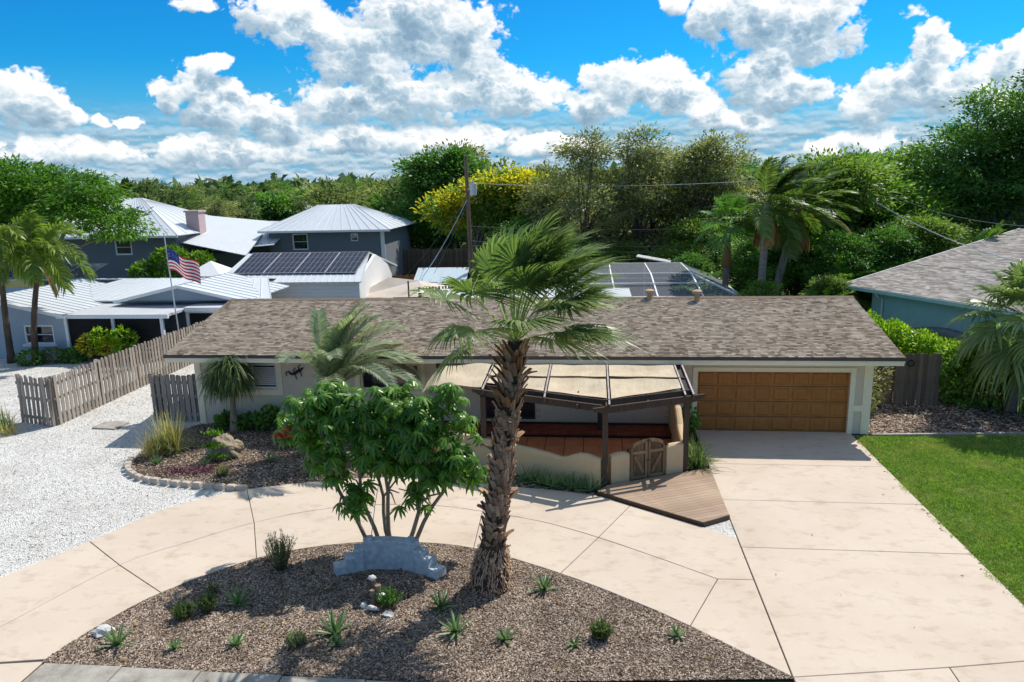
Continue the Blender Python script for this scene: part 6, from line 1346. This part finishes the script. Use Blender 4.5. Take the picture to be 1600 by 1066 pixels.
# dark dense tree and yellow flowering tree in the middle
db = rand_blobs(r1, 16, 3.4, 9.2, 3.6, 2.0); place_tree('dense_tree', 'dense dark green round tree behind the tall dark fence', 'tree', tree_meshes('d', db, 230, 180, .32, 1.0, 'leaf_dark', 'bark_brown', (0, 0, 4), .4, 4, 20, .45), (-14.6, 74, 0), .4, 1.13)
place_tree('sparse_tree', 'thin bare-topped tree poking above the dense dark tree', 'tree', tree_meshes('s0', [(0, 0, 9.5, 2.4, 1.6, .9), (1.5, 0, 9.2, 1.2, 1.2, .8)], 60, 16, .35, .5, 'leaf_olive', 'bark_grey', (0, 0, 7), .22, 14, 18), (-14.8, 80, 0), 0, 1.17)
yb = [(-2.0, 0, 5.3, 1.5, 1.4, .95), (-.3, 0, 6.3, 1.7, 1.5, 1.0), (1.9, 0, 6.9, 1.6, 1.5, .9), (3.6, 0, 6.4, 1.6, 1.5, 1.1), (.9, .3, 5.3, 2.4, 1.8, 1.1), (4.2, .2, 5.2, 1.3, 1.3, 1.0)]
yt = place_tree('yellow_flowering_tree', 'tree covered in yellow blossom behind the utility pole', 'tree', tree_meshes('y', yb, 260, 40, .3, .5, 'leaf_mid', 'bark_grey', (-.3, 0, 3.2), .26, 6, 16), (-8.9, 57, 0), 0, 1.12)
(Vf, Ff, vf), _c = make_crown([(b[0], b[1]-.15, b[2]+.25, b[3]*1.04, b[4]*1.04, b[5]*1.05) for b in (yb[0], yb[1], yb[2], yb[3])], 150, 52, .27, .5, np.random.default_rng(77)); put('blossom', mesh_data('blossom', Vf, Ff, 'flower_yellow', vf), yt, kind='stuff')
# tall open trees behind the cage
def open_tree(label, loc, h, spread, seed, mat='leaf_olive', lean=0., n=190, per=44, leaf=.24):
    rng = np.random.default_rng(seed); bl = []
    for k in range(19):
        z = h*(.16+.84*rng.random()**.8); q = spread*(1.05-.8*max(0, z/h-.45)/.55)*math.sqrt(rng.random()); a = rng.random()*6.283; bl.append((q*math.cos(a)+lean*z/h, q*math.sin(a)*.7, z, spread*.34, spread*.3, spread*.26))
    return place_tree('tall_tree', label, 'tree', tree_meshes('o', bl, int(n*.55), int(per*1.9), leaf, .72, mat, 'bark_brown', (lean*.4, 0, h*.5), .18, seed, 30, .5, .42, 0, .5), loc)
open_tree('tall airy olive tree with rounded top behind the pool cage', (-.6, 50, 0), 10.4, 3.9, 51, n=300); open_tree('tall airy tree with leaning bare limbs beside the rounded one', (2.6, 51.5, 0), 10.7, 3.4, 52, lean=1.0, n=250); open_tree('tall airy tree with spiky top between open trees and palms', (6.9, 52, 0), 10.3, 3.6, 53, lean=.8, n=280)
open_tree('olive-leaved tree filling the gap behind the airy trees', (4.2, 56, 0), 9.4, 4.8, 54, n=420, per=48); open_tree('low dense olive tree behind the cage beside the yellow blossom', (-2.3, 54, 0), 7.2, 4.0, 55, n=330, per=48); open_tree('grey-green tree standing behind the fan palm and cage', (8.0, 56, 0), 8.8, 4.4, 56, n=380, per=48)
mesh_sets = []
for k, (mt, leaf) in enumerate((('leaf_dark', .24), ('leaf_mid', .24), ('leaf_bright2', .25), ('leaf_olive', .22))):
    rr = np.random.default_rng(200+k); mesh_sets.append(tree_meshes('m', rand_blobs(rr, 13, 1.8, 6.6, 2.6, 1.5, .8), 150, 170, leaf, .85, mt, 'bark_brown', (0, 0, 2.6), .2, 300+k, 20, .45))
for x, y, s, k, lb in ((2.0, 49, .52, 2, 'bright green bush behind the pool cage centre'), (4.9, 47.5, .5, 2, 'lime green bush directly behind the pool cage roof'), (6.2, 48.5, .72, 2, 'bright green round tree between cage and fan palm'), (-.8, 48, .55, 1, 'mid green bush behind the cage near the island palm crown'), (12.6, 47, .95, 1, 'mid green tree behind the leaning coconut palm'), (15.5, 49, 1.18, 2, 'fresh green tree with upright top behind the teal house corner'), (18.6, 52, 1.2, 1, 'tall mid green tree beyond the teal roof line'), (14.3, 44, .62, 0, 'dark bush beneath the dry broken frond'),
        (16.8, 44.5, .66, 0, 'dark round bush behind the teal house roof edge'), (19.5, 46, .72, 2, 'light green bush above the teal shingle roof'), (9.8, 46, .6, 0, 'dark bush behind the coconut palm stems'), (11.5, 52, 1.1, 3, 'olive tree deep behind the coconut palms'), (22.5, 47, .6, 2, 'bright green bush at the teal roof ridge'), (8.4, 36.8, .42, 1, 'mid green bush at the coconut palm foot'), (12.3, 39.4, .40, 2, 'bright low bush below the clumping palm'), (5.9, 45.5, .48, 0, 'dark bush at the cage corner'), (21, 56, 1.25, 1, 'mid green tree under the great oak limbs'), (-5.2, 53, .7, 0, 'dark bush between the utility pole foot and pool cage'), (-6.0, 60, .95, 0, 'dark tree behind the yellow blossom')):
    place_tree('garden_tree', lb, 'tree', mesh_sets[k], (x, y, 0), x*1.7, s, 'garden trees behind the house')
ob = [(0, 0, 8, 3.6, 3.2, 2.2), (-3.3, 0, 6.5, 2.8, 2.6, 2.), (3, 0, 9.5, 3.2, 3., 2.2), (.8, 0, 11.6, 3., 3., 1.9), (4., 0, 13.2, 2.8, 2.6, 1.6), (-1.8, 0, 9.6, 2.2, 2.2, 1.4), (5.5, 0, 11., 3., 3., 2.), (-4.4, 0, 4.6, 2.2, 2.2, 1.7), (2, -1, 5.6, 3.4, 2.6, 2.), (6, 0, 7.5, 3., 3., 2.2)]
place_tree('great_oak', 'very tall dark oak rising over the teal house', 'tree', tree_meshes('ok', ob, 330, 200, .27, 1.15, 'leaf_dark', 'bark_grey', (.5, 0, 5.5), .5, 9, 34, .42), (26.5, 54, 0))
# far trees: individuals made from a few kinds, then a far wood
far_sets = []
for k, (mt, hh) in enumerate((('leaf_far', 8.), ('leaf_far_light', 6.4), ('leaf_dark', 7.))):
    rr = np.random.default_rng(400+k); far_sets.append(tree_meshes('f', rand_blobs(rr, 11, 2., hh, 3.4, 2.1, .75), 90, 60, .62, 1.25, mt, 'bark_brown', (0, 0, 2.5), .3, 500+k, 8))
LBF = ('dark green rounded tree in the far tree belt', 'pale olive rounded tree in the far tree belt', 'deep green rounded tree in the far tree belt'); r2 = np.random.default_rng(61)
for k in range(150):
    az = -47+82*r2.random(); dist = 82+130*r2.random()**1.3; x = dist*math.tan(R(az)); y = dist
    if -50 < x < -14 and y < 84: continue
    kk = int(r2.integers(0, 3)); s_ = (.72+.36*r2.random())*(1. if az < -5 else 1.1)
    place_tree('far_tree', LBF[kk], 'tree', far_sets[kk], (x, y, 0), r2.random()*6, s_, 'far belt of trees beyond the houses')
fpm = None
for k in range(6):
    az = -33+24*k/5+r2.normal()*1.5; dist = 120+50*r2.random(); x = dist*math.tan(R(az)); h = 6.6+1.6*r2.random()
    if k < 3:
        t_ = feather_palm('far_palm', 'slender palm standing up out of the far tree belt', (x, dist, 0), (x, dist, h), .2, .14, 12, 2.2, 'leaf_far', 'bark_brown', rg, WIND*.5, 1., .12, 16, .3, .2, 1.1, 0, 80, -35, None, 'far palms'); proto = t_
    else:
        t_ = copy_tree(proto); t_.location = (x, dist, 0); t_.rotation_euler = (0, 0, k*1.3); s_ = .9+.25*r2.random(); t_.scale = (s_,)*3
place_tree('palm_like_tree', 'yellowish round palm-like tree beyond the slate house chimney', 'tree', mesh_sets[3], (-44, 82, 0), .6, .9)
rr = np.random.default_rng(71); n = 26000; az = rr.uniform(-52, 40, n); dist = 200+500*rr.random(n)**1.4; x = dist*np.tan(np.radians(az)); top = 7.6+1.6*np.sin(az*1.3)+1.2*np.sin(az*3.7+1)+.003*dist; z = top*rr.random(n)**.55+rr.normal(size=n)*.6
P = np.column_stack([x, dist, np.maximum(z, .2)]); V, F, v = leaf_quads(P, unit(rr.normal(size=(n, 3))), unit(rr.normal(size=(n, 3))+np.array([0, -.5, .8])), 3.2*(.5+rr.random(n)), 1.9*(.5+rr.random(n)), rr, rr.random(n)); tag(put('far_wood', mesh_data('far_wood', V, F, 'leaf_far', v), None, kind='stuff'), 'distant dark green wood along the horizon', 'wood')
# pale roofs glimpsed between the trees
for x, y, w_, z, lb in ((27.5, 66, 5., 3.0, 'pale flat-roofed house glimpsed between trees beyond the teal roof'), (-4.5, 72, 7., 5.2, 'white-roofed house glimpsed between the yellow tree and airy trees'), (-53, 118, 12., 4.6, 'grey-roofed house glimpsed in the far tree belt')):
    h_ = thing('far_house', lb, 'house', (x, y, 0)); part('wall', 'bluegrey_wall', h_, ((x-w_/2, y, 0), (x+w_/2, y+6, z))); MB().add([(x-w_/2-.4, y-.5, z), (x+w_/2+.4, y-.5, z), (x+w_/2-.8, y+3, z+1.1), (x-w_/2+.8, y+3, z+1.1), (x+w_/2+.4, y+6.5, z), (x-w_/2-.4, y+6.5, z)], [[0, 1, 2, 3], [3, 2, 4, 5], [1, 4, 2], [0, 3, 5]]).build('roof', 'metal_roof_white' if x > -20 else 'flat_roof_grey', h_); window(h_, x-.8, x+.8, 1., 2.2, y-.08)
